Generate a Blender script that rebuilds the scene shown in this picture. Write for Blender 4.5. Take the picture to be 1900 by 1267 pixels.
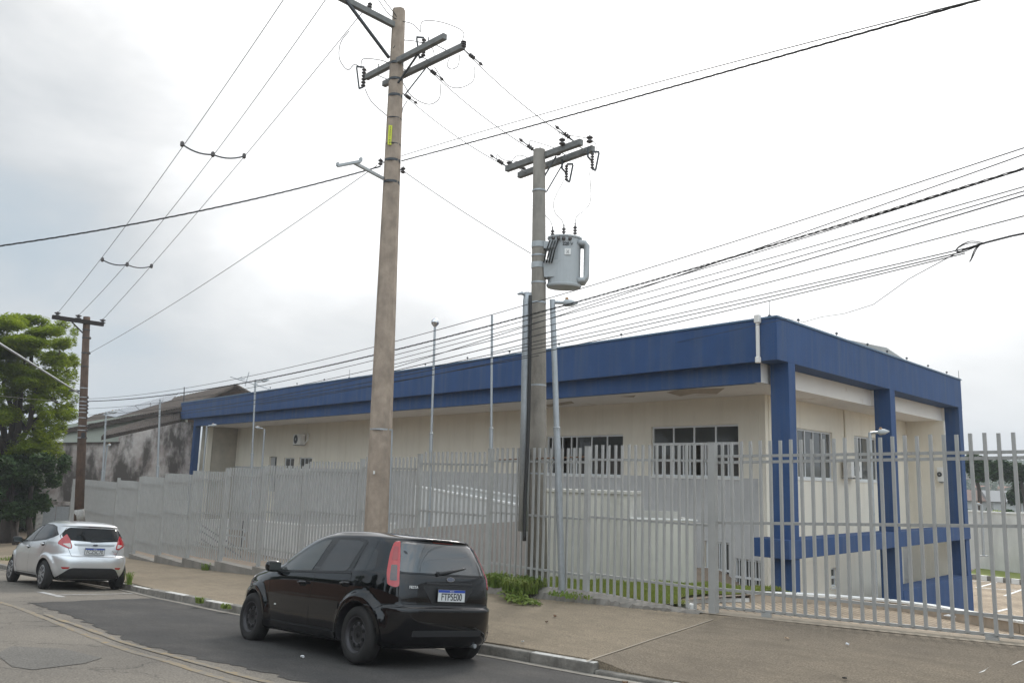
import bpy, bmesh, math, random
import numpy as np
from mathutils import Vector, Matrix
from mathutils.bvhtree import BVHTree
random.seed(7); rng=np.random.default_rng(7)
for o in list(bpy.data.objects): bpy.data.objects.remove(o)
scene=bpy.context.scene; COL=scene.collection; rad=math.radians
# ---------------- camera ----------------
F=1534.579; YAW,PIT,ROL=[rad(a) for a in (-50.827,9.197,1.743)]
FWD=np.array([math.sin(YAW)*math.cos(PIT),math.cos(YAW)*math.cos(PIT),math.sin(PIT)])
R0=np.array([math.cos(YAW),-math.sin(YAW),0.]); U0=np.cross(R0,FWD)
RV=R0*math.cos(ROL)+U0*math.sin(ROL); UV=-R0*math.sin(ROL)+U0*math.cos(ROL)
cd=bpy.data.cameras.new("camera"); cam=bpy.data.objects.new("camera",cd); COL.objects.link(cam)
cd.sensor_width=36; cd.lens=F/1900*36; cd.clip_start=.1; cd.clip_end=6000
m=Matrix.Identity(4)
for i in range(3): m[i][0]=RV[i]; m[i][1]=UV[i]; m[i][2]=-FWD[i]
cam.matrix_world=m; scene.camera=cam
scene.view_settings.view_transform='Standard'; scene.view_settings.look='None'; scene.view_settings.exposure=.44; scene.view_settings.gamma=1
# ---------------- sky and sun ----------------
SAZ,SEL=rad(-36),rad(35)
SD=(math.sin(SAZ)*math.cos(SEL),math.cos(SAZ)*math.cos(SEL),math.sin(SEL))
w=bpy.data.worlds.new("World"); scene.world=w; w.use_nodes=True
nt=w.node_tree; nt.nodes.clear(); N=nt.nodes.new; L=nt.links.new
out=N('ShaderNodeOutputWorld'); sky=N('ShaderNodeTexSky'); sky.sky_type='NISHITA'; sky.sun_disc=False
sky.sun_elevation=SEL; sky.sun_rotation=SAZ; sky.dust_density=3
bg=N('ShaderNodeBackground'); bg.inputs[1].default_value=.08; L(sky.outputs[0],bg.inputs[0])
tc=N('ShaderNodeTexCoord'); nrm=N('ShaderNodeVectorMath'); nrm.operation='NORMALIZE'; L(tc.outputs['Generated'],nrm.inputs[0])
dt=N('ShaderNodeVectorMath'); dt.operation='DOT_PRODUCT'; L(nrm.outputs[0],dt.inputs[0]); dt.inputs[1].default_value=SD
mp=N('ShaderNodeMapping'); mp.inputs['Scale'].default_value=(1,1,2.6); L(nrm.outputs[0],mp.inputs[0])
n1=N('ShaderNodeTexNoise'); n1.inputs['Scale'].default_value=2.9; n1.inputs['Detail'].default_value=9; n1.inputs['Roughness'].default_value=.52; n1.inputs['Distortion'].default_value=.3; L(mp.outputs[0],n1.inputs[0])
mr=N('ShaderNodeMapRange'); mr.inputs[1].default_value=.62; mr.inputs[2].default_value=.97; mr.interpolation_type='SMOOTHSTEP'; L(dt.outputs['Value'],mr.inputs[0])
ad=N('ShaderNodeMath'); ad.operation='MULTIPLY_ADD'; L(n1.outputs[0],ad.inputs[0]); ad.inputs[1].default_value=.95
sp=N('ShaderNodeSeparateXYZ'); L(nrm.outputs[0],sp.inputs[0]); el=N('ShaderNodeMapRange'); el.inputs[1].default_value=.02; el.inputs[2].default_value=.36; el.inputs[3].default_value=.18; el.inputs[4].default_value=1; L(sp.outputs[2],el.inputs[0])
lm=N('ShaderNodeMath'); lm.operation='MULTIPLY'; L(mr.outputs[0],lm.inputs[0]); L(el.outputs[0],lm.inputs[1]); L(lm.outputs[0],ad.inputs[2])
cr=N('ShaderNodeValToRGB'); L(ad.outputs[0],cr.inputs[0])
e=cr.color_ramp.elements; e[0].position=.34; e[0].color=(.32,.40,.465,1); e[1].position=1.0; e[1].color=(1.0,1.0,1.0,1)
for p,c in ((.46,(.405,.455,.495,1)),(.58,(.495,.515,.528,1)),(.80,(.72,.72,.715,1))):
    q=e.new(p); q.color=c
dt2=N('ShaderNodeVectorMath'); dt2.operation='DOT_PRODUCT'; L(nrm.outputs[0],dt2.inputs[0]); dt2.inputs[1].default_value=(.72,-.42,.42)
mul0=N('ShaderNodeMapRange'); mul0.inputs[1].default_value=-.15; mul0.inputs[2].default_value=.95; mul0.inputs[3].default_value=1.0; mul0.inputs[4].default_value=3.3; L(dt2.outputs['Value'],mul0.inputs[0])  # boost added to unseen sky behind right of camera, brightens facades and glass
mul=N('ShaderNodeMapRange'); mul.inputs[1].default_value=.86; mul.inputs[2].default_value=1.0; mul.inputs[3].default_value=0; mul.inputs[4].default_value=.5; L(dt.outputs['Value'],mul.inputs[0])
mad=N('ShaderNodeMath'); L(mul.outputs[0],mad.inputs[0]); L(mul0.outputs[0],mad.inputs[1])
bg2=N('ShaderNodeBackground'); L(cr.outputs[0],bg2.inputs[0]); L(mad.outputs[0],bg2.inputs[1])
ms=N('ShaderNodeMixShader'); ms.inputs[0].default_value=.94; L(bg.outputs[0],ms.inputs[1]); L(bg2.outputs[0],ms.inputs[2]); L(ms.outputs[0],out.inputs[0])
sl=bpy.data.lights.new("sun",'SUN'); sl.energy=1.5; sl.angle=rad(11); sl.color=(1,.95,.87)
so=bpy.data.objects.new("sun",sl); COL.objects.link(so)
so.rotation_euler=Vector(SD).to_track_quat('Z','Y').to_euler(); so.location=(0,0,30)
# ---------------- helpers ----------------
def ray(u,v): return FWD+RV*(u-950)/F+UV*(633.5-v)/F
def onz(u,v,z): d=ray(u,v); return d*z/d[2]
def ony(u,v,y): d=ray(u,v); return d*y/d[1]
def onx(u,v,x): d=ray(u,v); return d*x/d[0]
def onpl(u,v,s): d=ray(u,v); return d*s[0]/(d[2]-s[1]*d[0]-s[2]*d[1])
def at(u,v,dist):                      # horizontal distance
    d=ray(u,v); return d*dist/math.hypot(d[0],d[1])
def vplane(u,v,A,B):                   # vertical plane through plan points A,B
    n=np.array([B[1]-A[1],-(B[0]-A[0]),0.]); d=ray(u,v); return d*((np.array([A[0],A[1],0.])@n)/(d@n))
ROAD=(-1.32114,.0532976,-.0717432); SIDE=(-2.188,.03889,.05658); DRV=(-.707,.04,-.0889)
def zp(s,x,y): return s[0]+s[1]*x+s[2]*y
def tag(o,label,cat,group=None,kind=None):
    if label: o['label']=label
    if cat: o['category']=cat
    if group: o['group']=group
    if kind: o['kind']=kind
    return o
def thing(name,label,cat,loc=(0,0,0),group=None,M=None):
    o=bpy.data.objects.new(name,None); COL.objects.link(o); o.empty_display_size=.2
    if M is not None: o.matrix_world=M
    else: o.location=loc
    return tag(o,label,cat,group)
def mkobj(name,V,Fc,mat,parent=None,smooth=False,local=False,mats=None,midx=None):
    V=np.asarray(V,float).reshape(-1,3)
    if parent is not None and not local and parent.type=='EMPTY' and parent.parent is None:
        V=V-np.array(parent.location)
    elif parent is not None and not local:
        p=parent
        while p is not None: V=V-np.array(p.location); p=p.parent
    me=bpy.data.meshes.new(name); me.from_pydata(V.tolist(),[],[tuple(f) for f in Fc]); me.validate()
    for mm in (mats or [mat]): me.materials.append(mm)
    if midx is not None: me.polygons.foreach_set('material_index',midx)
    if smooth: me.polygons.foreach_set('use_smooth',[True]*len(me.polygons))
    me.update()
    o=bpy.data.objects.new(name,me); COL.objects.link(o)
    if parent is not None: o.parent=parent
    return o
class MB:
    def __init__(s): s.v=[]; s.f=[]
    def add(s,V,Fc):
        b=len(s.v); s.v+= [tuple(float(c) for c in p) for p in V]; s.f+=[tuple(i+b for i in f) for f in Fc]; return s
    def hexa(s,P):   # 8 points: bottom 4 ccw, top 4 ccw
        return s.add(P,[(3,2,1,0),(4,5,6,7),(0,1,5,4),(1,2,6,5),(2,3,7,6),(3,0,4,7)])
    def box(s,x0,x1,y0,y1,z0,z1,M=None):
        P=[(x0,y0,z0),(x1,y0,z0),(x1,y1,z0),(x0,y1,z0),(x0,y0,z1),(x1,y0,z1),(x1,y1,z1),(x0,y1,z1)]
        if M is not None: P=[M(*p) if callable(M) else tuple(M@Vector(p)) for p in P]
        return s.hexa(P)
    def beam(s,a,b,w,h,up=(0,0,1)):  # rectangular bar from a to b
        a=np.array(a,float); b=np.array(b,float); d=b-a; d/=np.linalg.norm(d); u=np.array(up,float)
        if abs(d@u)>.98: u=np.array([0,1,0.])
        r=np.cross(d,u); r/=np.linalg.norm(r); u=np.cross(r,d)
        c=[-r*w/2-u*h/2, r*w/2-u*h/2, r*w/2+u*h/2, -r*w/2+u*h/2]
        return s.add([a+q for q in c]+[b+q for q in c],[(0,1,2,3),(7,6,5,4),(4,5,1,0),(5,6,2,1),(6,7,3,2),(7,4,0,3)])
    def tube(s,pts,r,n=8,caps=True):
        pts=[np.array(p,float) for p in pts]; rs=r if hasattr(r,'__len__') else [r]*len(pts)
        V=[];Fc=[]; ref=None
        for i,p in enumerate(pts):
            t=pts[min(i+1,len(pts)-1)]-pts[max(i-1,0)]; t/=np.linalg.norm(t)+1e-12
            if ref is None:
                ref=np.array([0,0,1.]) if abs(t[2])<.9 else np.array([1.,0,0])
            a=np.cross(t,ref); a/=np.linalg.norm(a)+1e-12; b=np.cross(a,t); ref=b
            for k in range(n):
                an=2*math.pi*k/n; V.append(p+(a*math.cos(an)+b*math.sin(an))*rs[i])
            if i:
                o=(i-1)*n
                for k in range(n): Fc.append((o+k,o+(k+1)%n,o+n+(k+1)%n,o+n+k))
        if caps: Fc.append(tuple(range(n))[::-1]); Fc.append(tuple(range((len(pts)-1)*n,len(pts)*n)))
        return s.add(V,Fc)
    def lathe(s,o,axis,prof,n=14):   # prof [(h,r)]
        o=np.array(o,float); ax=np.array(axis,float); ax/=np.linalg.norm(ax)
        ref=np.array([0,0,1.]) if abs(ax[2])<.9 else np.array([1.,0,0]); a=np.cross(ax,ref); a/=np.linalg.norm(a); b=np.cross(ax,a)
        V=[];Fc=[]
        for i,(h,r) in enumerate(prof):
            for k in range(n):
                an=2*math.pi*k/n; V.append(o+ax*h+(a*math.cos(an)+b*math.sin(an))*r)
            if i:
                q=(i-1)*n
                for k in range(n): Fc.append((q+k,q+(k+1)%n,q+n+(k+1)%n,q+n+k))
        Fc.append(tuple(range(n))[::-1]); Fc.append(tuple(range((len(prof)-1)*n,len(prof)*n)))
        return s.add(V,Fc)
    def poly(s,pts): return s.add(pts,[tuple(range(len(pts)))])
    def build(s,name,mat,parent=None,smooth=False,local=False,bevel=0):
        o=mkobj(name,s.v,s.f,mat,parent,smooth,local)
        if bevel:
            b=o.modifiers.new('bevel','BEVEL'); b.width=bevel; b.segments=2; b.limit_method='ANGLE'
        return o
# ---------------- materials ----------------
def mat(name,col,rough=.8,metal=0,spec=.5,var=0,vscale=3,bump=0,bscale=40,col2=None,streak=None,coat=0,emit=None,trans=None,alpha=1,detail=6,sr=(.48,.75)):
    m=bpy.data.materials.new(name); m.use_nodes=True; nt=m.node_tree; b=nt.nodes['Principled BSDF']; N=nt.nodes.new; L=nt.links.new
    b.inputs['Roughness'].default_value=rough; b.inputs['Metallic'].default_value=metal; b.inputs['Specular IOR Level'].default_value=spec
    b.inputs['Base Color'].default_value=(*col,1)
    if coat: b.inputs['Coat Weight'].default_value=coat; b.inputs['Coat Roughness'].default_value=.03
    if alpha<1: b.inputs['Alpha'].default_value=alpha
    if var or bump or streak:
        g=N('ShaderNodeNewGeometry')
    if var:
        n=N('ShaderNodeTexNoise'); n.inputs['Scale'].default_value=vscale; n.inputs['Detail'].default_value=detail; n.inputs['Roughness'].default_value=.62; L(g.outputs['Position'],n.inputs[0])
        r=N('ShaderNodeMapRange'); r.inputs[1].default_value=.28; r.inputs[2].default_value=.72; L(n.outputs[0],r.inputs[0])
        mx=N('ShaderNodeMix'); mx.data_type='RGBA'; L(r.outputs[0],mx.inputs[0])
        c2=col2 or tuple(c*(1-var) for c in col); mx.inputs[6].default_value=(*col,1); mx.inputs[7].default_value=(*c2,1); last=mx.outputs[2]
        if streak:
            sc,amt,scol=streak
            mp=N('ShaderNodeMapping'); mp.inputs['Scale'].default_value=sc; L(g.outputs['Position'],mp.inputs[0])
            n2=N('ShaderNodeTexNoise'); n2.inputs['Scale'].default_value=1; n2.inputs['Detail'].default_value=8; n2.inputs['Roughness'].default_value=.65; L(mp.outputs[0],n2.inputs[0])
            r2=N('ShaderNodeMapRange'); r2.inputs[1].default_value=sr[0]; r2.inputs[2].default_value=sr[1]; r2.inputs[4].default_value=amt; L(n2.outputs[0],r2.inputs[0])
            m2=N('ShaderNodeMix'); m2.data_type='RGBA'; L(r2.outputs[0],m2.inputs[0]); L(last,m2.inputs[6]); m2.inputs[7].default_value=(*scol,1); last=m2.outputs[2]
        L(last,b.inputs['Base Color'])
    if bump:
        n3=N('ShaderNodeTexNoise'); n3.inputs['Scale'].default_value=bscale; n3.inputs['Detail'].default_value=4; L(g.outputs['Position'],n3.inputs[0])
        bp=N('ShaderNodeBump'); bp.inputs['Strength'].default_value=bump; bp.inputs['Distance'].default_value=.01; L(n3.outputs[0],bp.inputs['Height']); L(bp.outputs[0],b.inputs['Normal'])
    return m
M={}
M['blue']=mat('blue wall paint',(.021,.066,.185),.75,var=.2,vscale=1.3,bump=.5,bscale=25,streak=((4.5,4.5,.30),.75,(.060,.090,.155)),sr=(.46,.72))
M['cream']=mat('cream wall paint',(.80,.745,.635),.9,var=.08,vscale=.7,bump=.4,bscale=30,streak=((2.2,2.2,.22),.35,(.52,.46,.36)))
M['dado']=mat('grey wall paint',(.57,.56,.545),.9,var=.14,vscale=.8,bump=.4,bscale=30,streak=((1.0,1.0,.5),.35,(.33,.33,.33)))
M['white']=mat('white wall paint',(.78,.75,.71),.9,var=.06,vscale=.8,bump=.3,bscale=30,streak=((1.1,1.1,1.1),.45,(.50,.42,.33)),sr=(.60,.66))
M['rampwall']=mat('weathered white render',(.66,.65,.625),.9,var=.16,vscale=.9,bump=.6,bscale=18,streak=((1.2,1.2,.25),.5,(.34,.33,.32)))
M['box_white']=mat('stained cream render',(.58,.555,.495),.9,var=.12,vscale=1,bump=.5,bscale=18,streak=((2.5,2.5,.4),.7,(.36,.34,.30)),sr=(.44,.7))
M['cap']=mat('white stone coping',(.8,.79,.76),.7,var=.1,vscale=6)
M['fence']=mat('galvanised grey paint',(.40,.393,.375),.5,metal=.1,var=.14,vscale=4,streak=((16,16,3),.5,(.24,.17,.12)),sr=(.64,.72),bump=.05,bscale=60)
M['galv']=mat('galvanised steel',(.42,.44,.455),.42,metal=.55,var=.18,vscale=12)
M['rust']=mat('rusty rod',(.22,.12,.07),.9,var=.4,vscale=20)
M['conc_pole']=mat('brown concrete',(.46,.365,.285),.95,var=.38,vscale=3.2,bump=.9,bscale=55,streak=((6,6,4),.5,(.17,.14,.115)),sr=(.42,.72))
M['conc_pole2']=mat('grey concrete',(.30,.27,.23),.95,var=.3,vscale=2.2,bump=.9,bscale=55,streak=((6,6,2),.7,(.12,.105,.09)))
M['wood_pole']=mat('dark weathered timber',(.12,.075,.052),.95,var=.5,vscale=4,bump=1,bscale=30,streak=((30,30,.8),.6,(.03,.022,.016)))
M['arm']=mat('crossarm timber',(.24,.24,.23),.9,var=.4,vscale=6,bump=.6,bscale=40)
M['arm_dark']=mat('blackened timber',(.035,.028,.024),.9,var=.3,vscale=6)
M['insul']=mat('brown glazed porcelain',(.07,.058,.054),.3)
M['darkmetal']=mat('dark steel',(.07,.075,.08),.55,metal=.5)
M['wire']=mat('black cable',(.022,.021,.02),.6)
M['wire_grey']=mat('aluminium conductor',(.11,.11,.105),.5,metal=.2)
M['trafo']=mat('light grey enamel',(.43,.45,.455),.5,var=.1,vscale=4)
M['black']=mat('black plastic',(.018,.018,.019),.55)
M['asphalt']=None
M['kerb']=mat('worn kerb stone',(.30,.275,.24),.95,var=.5,vscale=4,bump=1,bscale=25,streak=((5,5,3),.8,(.09,.08,.068)))
M['kerb_white']=mat('whitewashed kerb stone',(.62,.60,.56),.95,var=.25,vscale=5,bump=1,bscale=25,streak=((6,6,9),.9,(.14,.125,.11)))
M['basewall']=mat('weathered concrete base',(.26,.235,.205),.95,var=.3,vscale=2.5,bump=.8,bscale=25,streak=((3,3,1.2),.7,(.13,.12,.10)))
M['whiteline']=mat('worn white road paint',(.55,.54,.52),.9,var=.3,vscale=9,col2=(.2,.19,.18))
M['tile_roof']=mat('old clay roof tile',(.085,.062,.048),.95,var=.6,vscale=2.5,bump=.8,bscale=20,streak=((8,8,8),.6,(.045,.04,.035)))
M['solar']=mat('solar cells',(.20,.215,.24),.25,spec=.7)
M['stained']=mat('mould stained plaster',(.62,.58,.54),.95,var=.5,vscale=1.1,bump=.6,bscale=15,col2=(.30,.235,.21),detail=12,streak=((1.3,1.0,.42),1,(.095,.08,.07)),sr=(.42,.58))
M['greenish']=mat('pale green wall',(.40,.42,.36),.9,var=.1,vscale=1)
M['glass']=None
M['alu']=mat('white aluminium frame',(.70,.71,.71),.45)
M['bark']=mat('tree bark',(.07,.055,.045),.95,var=.4,vscale=6,bump=1,bscale=20)
M['lettering']=mat('dark lettering',(.02,.02,.025),.6)
M['yellow_plate']=mat('yellow notice plate',(.62,.66,.05),.6)
M['sand']=mat('bare reddish soil',(.30,.23,.17),.95,var=.3,vscale=2,bump=.8,bscale=20)
M['chrome']=mat('chrome',(.7,.7,.72),.15,metal=1)
M['interior']=mat('interior paint',(.42,.37,.29),.9)
M['roofmetal']=mat('metal roofing',(.42,.41,.385),.6,var=.15,vscale=2)
M['terracotta']=mat('terracotta wall',(.20,.115,.08),.9,var=.3,vscale=1)
def nodes(name):
    m=bpy.data.materials.new(name); m.use_nodes=True; return m,m.node_tree,m.node_tree.nodes['Principled BSDF'],m.node_tree.nodes.new,m.node_tree.links.new
def foliage(name,c1,c2,tr=.35,sc=.8):
    m,nt,b,N,L=nodes(name); g=N('ShaderNodeNewGeometry'); n=N('ShaderNodeTexNoise'); n.inputs['Scale'].default_value=sc; n.inputs['Detail'].default_value=8; n.inputs['Roughness'].default_value=.7; L(g.outputs['Position'],n.inputs[0])
    r=N('ShaderNodeMapRange'); r.inputs[1].default_value=.3; r.inputs[2].default_value=.7; L(n.outputs[0],r.inputs[0])
    mx=N('ShaderNodeMix'); mx.data_type='RGBA'; L(r.outputs[0],mx.inputs[0]); mx.inputs[6].default_value=(*c1,1); mx.inputs[7].default_value=(*c2,1)
    L(mx.outputs[2],b.inputs['Base Color']); b.inputs['Roughness'].default_value=.6; b.inputs['Specular IOR Level'].default_value=.3
    t=N('ShaderNodeBsdfTranslucent'); L(mx.outputs[2],t.inputs[0]); ms=N('ShaderNodeMixShader'); ms.inputs[0].default_value=tr
    L(b.outputs[0],ms.inputs[1]); L(t.outputs[0],ms.inputs[2]); L(ms.outputs[0],nt.nodes['Material Output'].inputs[0]); return m
M['leaf_bright']=foliage('bright feathery foliage',(.28,.34,.022),(.14,.20,.016),.6)
M['leaf_dark']=foliage('dark foliage',(.06,.105,.028),(.024,.05,.016),.3)
M['leaf_mid']=foliage('mid green foliage',(.055,.10,.03),(.025,.055,.018),.3)
M['grass']=foliage('short grass',(.20,.27,.04),(.27,.27,.08),.3,1.5)
M['weed']=foliage('weeds',(.12,.22,.03),(.24,.26,.07),.4,3)
def asphalt(name,base,dark,scale_big=.35,extra=None):
    m,nt,b,N,L=nodes(name); g=N('ShaderNodeNewGeometry')
    n=N('ShaderNodeTexNoise'); n.inputs['Scale'].default_value=scale_big; n.inputs['Detail'].default_value=10; n.inputs['Roughness'].default_value=.6; L(g.outputs['Position'],n.inputs[0])
    n2=N('ShaderNodeTexNoise'); n2.inputs['Scale'].default_value=55; n2.inputs['Detail'].default_value=3; L(g.outputs['Position'],n2.inputs[0])
    r=N('ShaderNodeMapRange'); r.inputs[1].default_value=.3; r.inputs[2].default_value=.7; L(n.outputs[0],r.inputs[0])
    mx=N('ShaderNodeMix'); mx.data_type='RGBA'; L(r.outputs[0],mx.inputs[0]); mx.inputs[6].default_value=(*base,1); mx.inputs[7].default_value=(*dark,1)
    r2=N('ShaderNodeMapRange'); r2.inputs[1].default_value=.3; r2.inputs[2].default_value=.7; r2.inputs[3].default_value=.62; r2.inputs[4].default_value=1.38; L(n2.outputs[0],r2.inputs[0])
    m2=N('ShaderNodeMix'); m2.data_type='RGBA'; m2.blend_type='MULTIPLY'; m2.inputs[0].default_value=1; L(mx.outputs[2],m2.inputs[6]); L(r2.outputs[0],m2.inputs[7]); last=m2.outputs[2]
    if extra=='crack':
        v=N('ShaderNodeTexVoronoi'); v.feature='DISTANCE_TO_EDGE'; v.inputs['Scale'].default_value=.55
        nd=N('ShaderNodeTexNoise'); nd.inputs['Scale'].default_value=1.6; nd.inputs['Detail'].default_value=5; L(g.outputs['Position'],nd.inputs[0])
        va=N('ShaderNodeVectorMath'); va.operation='MULTIPLY_ADD'; L(nd.outputs['Color'],va.inputs[0]); va.inputs[1].default_value=(1.3,1.3,1.3); L(g.outputs['Position'],va.inputs[2]); L(va.outputs[0],v.inputs[0])
        rr=N('ShaderNodeMapRange'); rr.inputs[1].default_value=.0; rr.inputs[2].default_value=.016; rr.inputs[3].default_value=.85; rr.inputs[4].default_value=0; L(v.outputs[0],rr.inputs[0])
        mk=N('ShaderNodeMath'); mk.operation='MULTIPLY'; L(rr.outputs[0],mk.inputs[0]); L(r.outputs[0],mk.inputs[1])
        m3=N('ShaderNodeMix'); m3.data_type='RGBA'; L(mk.outputs[0],m3.inputs[0]); L(last,m3.inputs[6]); m3.inputs[7].default_value=(.02,.02,.02,1); last=m3.outputs[2]
    if extra=='scuff':
        mp=N('ShaderNodeMapping'); mp.inputs['Scale'].default_value=(1.2,4,1); mp.inputs['Rotation'].default_value=(0,0,.5); L(g.outputs['Position'],mp.inputs[0])
        n4=N('ShaderNodeTexNoise'); n4.inputs['Scale'].default_value=1.5; n4.inputs['Detail'].default_value=9; n4.inputs['Roughness'].default_value=.7; L(mp.outputs[0],n4.inputs[0])
        r4=N('ShaderNodeMapRange'); r4.inputs[1].default_value=.45; r4.inputs[2].default_value=.75; r4.inputs[4].default_value=.8; L(n4.outputs[0],r4.inputs[0])
        m3=N('ShaderNodeMix'); m3.data_type='RGBA'; L(r4.outputs[0],m3.inputs[0]); L(last,m3.inputs[6]); m3.inputs[7].default_value=(*[c*.62 for c in base],1); last=m3.outputs[2]
    L(last,b.inputs['Base Color']); b.inputs['Roughness'].default_value=.9; b.inputs['Specular IOR Level'].default_value=.25
    bp=N('ShaderNodeBump'); bp.inputs['Strength'].default_value=.45; bp.inputs['Distance'].default_value=.008; L(n2.outputs[0],bp.inputs['Height']); L(bp.outputs[0],b.inputs['Normal']); return m
M['road']=asphalt('worn grey asphalt',(.195,.172,.143),(.13,.116,.10),.5,'crack')
M['patch']=asphalt('fresh dark asphalt',(.075,.069,.064),(.04,.039,.039),.9,'scuff')
M['patch2']=asphalt('old asphalt repair',(.155,.143,.128),(.12,.112,.10),.8)
M['sidewalk']=asphalt('concrete pavement',(.27,.216,.152),(.195,.156,.112),.6,'scuff')
M['far']=asphalt('dry ground',(.16,.15,.10),(.08,.10,.05),.02)
def paver(name):
    m,nt,b,N,L=nodes(name); g=N('ShaderNodeNewGeometry'); mp=N('ShaderNodeMapping'); mp.inputs['Rotation'].default_value=(0,0,.785); L(g.outputs['Position'],mp.inputs[0])
    t=N('ShaderNodeTexBrick'); t.inputs['Scale'].default_value=1; t.inputs['Brick Width'].default_value=.24; t.inputs['Row Height'].default_value=.12; t.inputs['Mortar Size'].default_value=.008; t.inputs['Color1'].default_value=(.43,.33,.23,1); t.inputs['Color2'].default_value=(.33,.25,.175,1); t.inputs['Mortar'].default_value=(.09,.075,.05,1); L(mp.outputs[0],t.inputs[0])
    n=N('ShaderNodeTexNoise'); n.inputs['Scale'].default_value=.7; n.inputs['Detail'].default_value=8; L(g.outputs['Position'],n.inputs[0]); r=N('ShaderNodeMapRange'); r.inputs[1].default_value=.3; r.inputs[2].default_value=.7; r.inputs[3].default_value=.75; r.inputs[4].default_value=1.25; L(n.outputs[0],r.inputs[0])
    mx=N('ShaderNodeMix'); mx.data_type='RGBA'; mx.blend_type='MULTIPLY'; mx.inputs[0].default_value=1; L(t.outputs[0],mx.inputs[6]); L(r.outputs[0],mx.inputs[7]); L(mx.outputs[2],b.inputs['Base Color']); b.inputs['Roughness'].default_value=.9
    bp=N('ShaderNodeBump'); bp.inputs['Strength'].default_value=.8; bp.inputs['Distance'].default_value=.01; L(t.outputs['Fac'],bp.inputs['Height']); bp.invert=True; L(bp.outputs[0],b.inputs['Normal']); return m
M['paver']=paver('tan interlocking pavers')
def yellow():
    m,nt,b,N,L=nodes('worn yellow road paint'); g=N('ShaderNodeNewGeometry'); n=N('ShaderNodeTexNoise'); n.inputs['Scale'].default_value=7; n.inputs['Detail'].default_value=8; n.inputs['Roughness'].default_value=.75; L(g.outputs['Position'],n.inputs[0])
    r=N('ShaderNodeMapRange'); r.inputs[1].default_value=.47; r.inputs[2].default_value=.68; L(n.outputs[0],r.inputs[0]); b.inputs['Base Color'].default_value=(.29,.20,.08,1); b.inputs['Roughness'].default_value=.9
    mx=N('ShaderNodeMix'); mx.data_type='RGBA'; L(r.outputs[0],mx.inputs[0]); mx.inputs[6].default_value=(.175,.155,.13,1); mx.inputs[7].default_value=(.29,.20,.08,1); L(mx.outputs[2],b.inputs['Base Color']); return m
M['yellow']=yellow()
def glassmat(name,tint=(.02,.024,.026),tr=.0,rough=.03):
    m,nt,b,N,L=nodes(name); b.inputs['Base Color'].default_value=(*tint,1); b.inputs['Roughness'].default_value=rough; b.inputs['Specular IOR Level'].default_value=.8
    if tr:
        t=N('ShaderNodeBsdfTransparent'); t.inputs[0].default_value=(.75,.78,.78,1); ms=N('ShaderNodeMixShader'); ms.inputs[0].default_value=tr; L(b.outputs[0],ms.inputs[1]); L(t.outputs[0],ms.inputs[2]); L(ms.outputs[0],nt.nodes['Material Output'].inputs[0])
    return m
M['glass']=glassmat('window glass',(.10,.104,.10),.45)  # base tint raised to stand in for brighter reflections in the panes
M['glass_dark']=glassmat('dark window glass',(.085,.087,.083),0,.06)
def text_obj(name,s,size,mt,parent,o,ux,uz,depth=.002,align='CENTER',sx=1,bold=0):
    """flat lettering; o origin (centre), ux reading direction, uz up"""
    cu=bpy.data.curves.new(name,'FONT'); cu.body=s; cu.size=size; cu.align_x=align; cu.align_y='CENTER'; cu.extrude=depth/2; cu.offset=bold
    t=bpy.data.objects.new(name,cu); COL.objects.link(t); dg=bpy.context.evaluated_depsgraph_get(); me=bpy.data.meshes.new_from_object(t.evaluated_get(dg)); bpy.data.objects.remove(t)
    ux=Vector(ux).normalized(); uz=Vector(uz).normalized(); n=ux.cross(uz)
    mx=Matrix.Identity(4)
    for i in range(3): mx[i][0]=ux[i]*sx; mx[i][1]=uz[i]; mx[i][2]=n[i]; mx[i][3]=o[i]
    me.transform(mx); me.materials.clear(); me.materials.append(mt)
    ob=bpy.data.objects.new(name,me); COL.objects.link(ob); ob.parent=parent; return ob
# ---------------- ground ----------------
def lerp_pl(P,x):
    P=sorted(P); 
    if x<=P[0][0]: P2=P[:2]
    elif x>=P[-1][0]: P2=P[-2:]
    else:
        for i in range(len(P)-1):
            if P[i][0]<=x<=P[i+1][0]: P2=P[i:i+2]; break
    t=(x-P2[0][0])/(P2[1][0]-P2[0][0]); return P2[0][1]+t*(P2[1][1]-P2[0][1])
KERB=[(-90,-4.5),(-45,2.0),(-29,4.42),(-20.6,5.60),(-17.9,5.68),(-14.4,5.90),(-8.6,6.86),(-6.5,7.08),(3,8.1),(40,12)]
FEN=[(40,15.4),(-2,10.98),(-7.8,10.36),(-12.4,9.87),(-20.5,9.1),(-24.7,8.6),(-29.7,8.4),(-40,8.0),(-90,6)]
ky=lambda x:lerp_pl(KERB,x); fy=lambda x:lerp_pl(FEN,x)
def sm(t): t=max(0,min(1,t)); return t*t*(3-2*t)
def sidez(x,y):
    a,b=ky(x),fy(x); t=(y-a)/(b-a); z=zp(SIDE,x,y)
    z-=.23*max(0,min(1,t))*sm((-14.5-x)/4.5)
    z-=.085*sm((x+7.15)/.7)*sm(1-t/.55)
    return z
def grid(name,xs,rows,zf,mt,label=None,smooth=True,parent=None,kind='structure',sub=1):
    """xs list; rows(x)-> list of y; zf(x,y)"""
    V=[];Fc=[]; n=None
    for x in xs:
        ys=rows(x); n=len(ys); V+=[(x,y,zf(x,y)) for y in ys]
    for i in range(len(xs)-1):
        for j in range(n-1): a=i*n+j; Fc.append((a,a+n,a+n+1,a+1))
    o=mkobj(name,V,Fc,mt,parent,smooth)
    if kind: o['kind']=kind
    return o
xs=list(np.linspace(-90,-36,28))+list(np.linspace(-35,5,161))+list(np.linspace(6,40,18))
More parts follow.
